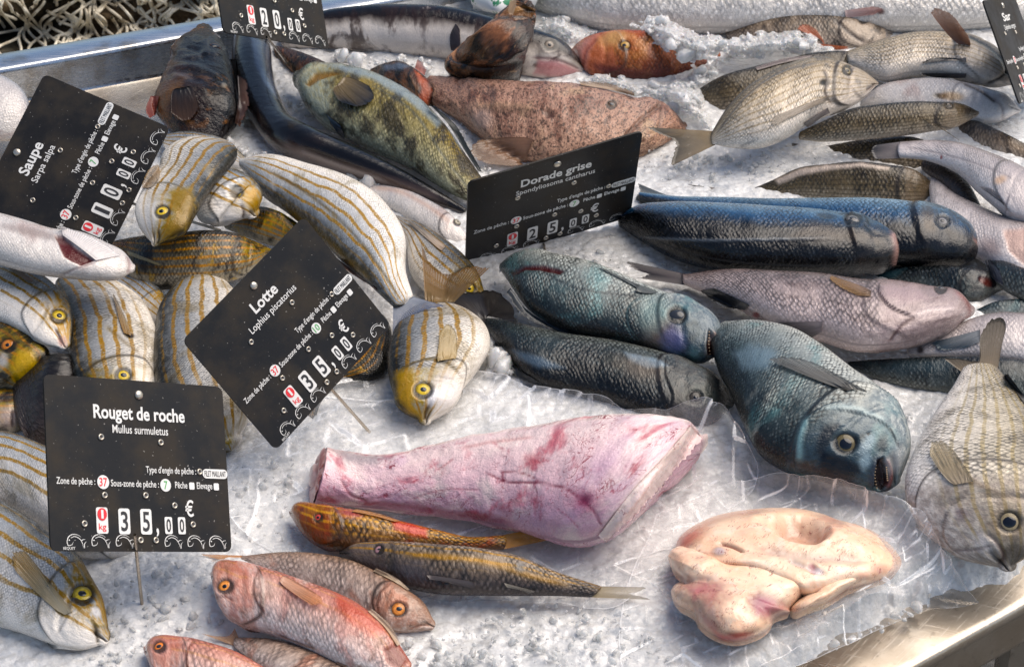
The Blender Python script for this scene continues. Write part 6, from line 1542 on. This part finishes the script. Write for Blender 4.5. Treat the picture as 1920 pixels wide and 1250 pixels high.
# ------------------------------------------------------------------ clear bags, loose ice, paper
bag1 = empty('clear_plastic_bag', at_z(np.array(850.), np.array(950.), 0), 'crumpled clear plastic bag spread on the ice under the monkfish tail', 'plastic bag', 'clear plastic bags')
sheet('film', [[(440, 800, .012), (560, 742, .006), (690, 690, .004), (860, 690, .006), (1000, 715, .028), (1130, 750, .03), (1230, 770, .036), (1330, 755, .062), (1385, 800, .05)],
               [(400, 850, .006), (520, 800, .008), (690, 780, .002), (850, 790, .003), (1000, 790, .012), (1130, 800, .014), (1240, 800, .02), (1345, 800, .05), (1420, 860, .02)],
               [(410, 930, .004), (500, 900, .004), (640, 890, .003), (800, 900, .003), (960, 900, .003), (1100, 900, .003), (1230, 890, .006), (1330, 880, .018), (1420, 900, .008)],
               [(440, 985, .003), (560, 985, .002), (700, 980, .002), (840, 990, .002), (980, 1000, .002), (1110, 1005, .002), (1220, 970, .003), (1310, 940, .006), (1400, 930, .004)],
               [(520, 1040, .002), (640, 1055, .001), (760, 1075, .001), (900, 1090, .001), (1020, 1095, .002), (1130, 1080, .002), (1200, 1040, .002), (1280, 980, .003), (1360, 960, .003)],
               [(600, 1085, .002), (720, 1105, .002), (830, 1122, .002), (950, 1125, .003), (1060, 1130, .004), (1150, 1140, .006), (1210, 1090, .005), (1270, 1020, .004), (1320, 985, .004)]], bag1, 330, 440, .0060, 3.0)
bag2 = empty('clear_plastic_bag', at_z(np.array(1480.), np.array(1080.), 0), 'clear plastic bag with a stiff folded corner holding the pale liver', 'plastic bag', 'clear plastic bags')
sheet('film', [[(1230, 965, .006), (1320, 925, .010), (1400, 905, .014), (1480, 895, .022), (1560, 905, .030), (1630, 925, .034), (1710, 955, .036), (1760, 1000, .044), (1790, 1040, .046)],
               [(1215, 1010, .004), (1300, 970, .004), (1400, 945, .004), (1490, 935, .006), (1570, 945, .010), (1650, 975, .018), (1720, 1010, .03), (1775, 1050, .036), (1815, 1090, .03)],
               [(1190, 1060, .003), (1280, 1040, .003), (1400, 1020, .003), (1500, 1010, .003), (1590, 1020, .004), (1670, 1050, .016), (1730, 1080, .026), (1790, 1105, .022), (1840, 1118, .012)],
               [(1170, 1120, .002), (1260, 1120, .002), (1380, 1110, .003), (1500, 1100, .004), (1580, 1090, .006), (1650, 1085, .018), (1700, 1100, .022), (1760, 1118, .012), (1815, 1132, .0)],
               [(1160, 1200, .0), (1240, 1205, .001), (1330, 1215, .003), (1420, 1215, .008), (1500, 1190, .014), (1570, 1150, .022), (1625, 1120, .024), (1690, 1125, .014), (1770, 1137, .002)],
               [(1170, 1275, -.002), (1260, 1280, .0), (1340, 1275, .0), (1420, 1266, .002), (1500, 1245, .004), (1560, 1218, .004), (1630, 1186, .002), (1690, 1160, .0), (1745, 1140, -.004)]], bag2, 330, 420, .0065, 11.0)

ice_heap('loose broken ice heaped over the red snapper and around the bream behind it',
         [([(1010, 30), (1060, 25), (1110, 60), (1080, 85), (1070, 90), (1010, 60)], 16, .0, .02, .008),
          ([(1185, 50), (1215, 35), (1262, 40), (1300, 60), (1380, 75), (1400, 95), (1345, 100), (1330, 120), (1290, 110), (1240, 85)], 34, .028, .055, .009),
          ([(1380, 75), (1440, 62), (1500, 55), (1560, 90), (1550, 98), (1480, 104), (1380, 110), (1340, 128), (1320, 140)], 26, .012, .045, .008),
          ([(1080, 148), (1150, 140), (1200, 160), (1260, 150), (1300, 140), (1320, 170), (1320, 215), (1330, 240), (1290, 225), (1240, 190), (1150, 165)], 30, .004, .03, .008),
          ([(1300, 128), (1350, 112), (1340, 140), (1300, 160)], 10, .01, .04, .007)], 3)
ice_heap('small clear ice pieces scattered along the front edge of the ice and among the fish',
         [([(1560, 1205), (1650, 1165), (1735, 1125), (1745, 1138), (1650, 1184), (1570, 1222)], 26, -.02, -.008, .005), ([(905, 655), (935, 650), (955, 700), (920, 690)], 14, .0, .02, .011),
          ([(640, 322), (700, 330), (712, 350), (660, 345)], 22, .0, .02, .008), ([(420, 260), (560, 310), (520, 330), (440, 290)], 40, .0, .01, .007), ([(620, 95), (800, 115), (820, 140), (640, 118)], 60, .0, .012, .008)], 8)
paper = simple('patterned_paper', (.78, .78, .76), .5, noise=((.02, .20, .09), 42, .54, .57, 1.0))
pr = empty('paper_packet', at_z(np.array(940.), np.array(0.), 0), 'white paper packet with green leaf print behind the upright brown fish', 'packet')
sheet('sheet', [[(860, -60, .0), (940, -70, .02), (1020, -60, .0)], [(870, -20, .03), (940, -30, .045), (1015, -20, .03)], [(884, 12, .02), (935, 20, .03), (1003, 12, .015)], [(886, 20, .0), (935, 26, .0), (1000, 20, .0)]], pr, 40, 60, .003, 5.0, paper)

ice_heap('clear wet chips of ice strewn over the open stretches of the ice bed',
         [([(190, 1100), (270, 1050), (400, 1060), (420, 1180), (300, 1180), (260, 1250), (150, 1250)], 189, -.003, .002, .0036), ([(640, 1190), (820, 1190), (1000, 1130), (1180, 1150), (1260, 1240), (1150, 1250), (780, 1250)], 289, -.003, .002, .0036),
          ([(430, 860), (560, 850), (540, 940), (520, 1040), (440, 1040)], 88, -.003, .002, .0036), ([(1205, 275), (1330, 290), (1440, 280), (1560, 300), (1420, 340), (1280, 350), (1205, 330)], 151, -.003, .002, .0036),
          ([(1050, 480), (1150, 440), (1330, 505), (1280, 530), (1180, 520)], 100, -.003, .002, .0036), ([(870, 560), (950, 520), (1000, 590), (960, 600)], 25, -.003, .002, .0036), ([(1690, 780), (1720, 760), (1710, 860), (1690, 860)], 14, -.003, .002, .0036),
          ([(520, 170), (560, 190), (600, 235), (560, 215)], 25, -.003, .002, .0036), ([(860, 215), (900, 250), (880, 300), (930, 320), (910, 335), (880, 290)], 30, -.003, .002, .0036)], 21, CHIP)
# ------------------------------------------------------------------ signs
sign('black sign lettered Rouget de roche at 35,00 standing upright at the lower left', [(80, 703), (418, 722), (433, 1037), (97, 1030)], (257, 873), .105, 1, 'Rouget de roche', 'Mullus surmuletus', '3500', '7', .51, .31, ((262, 1035), (266, 1130), .0))
sign('black sign lettered Lotte at 35,00 tilted among the salema', [(345, 635), (568, 410), (735, 605), (515, 848)], (540, 628), .10, 1, 'Lotte', 'Lophius piscatorius', '3500', '10', .19, .37, ((632, 736), (684, 800), .008))
sign('black sign lettered Saupe at 10,00 tilted at the left under a draped fish', [(-63, 425), (82, 138), (320, 240), (175, 527)], (128, 332), .055, 1, 'Saupe', 'Sarpa salpa', '1000', '7', .21, .24, ((250, 380), (390, 425), .04))
sign('black sign lettered Dorade grise at 25,00 leaning back in the centre', [(880, 345), (1203, 243), (1184, 410), (870, 497)], (1032, 372), .06, 1, 'Dorade grise', 'Spondyliosoma cantharus', '2500', '7', .41, .46, ((1022, 462), (1023, 475), .03))
sign('black sign showing 20,00 with its top cut off at the upper edge', [(382, -176), (583, -138), (616, 97), (421, 57)], (500, -40), .13, 1, 'Congre', 'Conger conger', '2000', '7', .3, .3, ((515, 80), (535, 114), .015))
sign('narrow black sign seen almost edge on at the upper right corner', [(1844, 2), (1900, -12), (1967, 172), (1911, 195)], (1905, 90), .07, 1, 'Sar', 'Diplodus sargus', '1500', '7', .25, .35, None)
fit_texts()
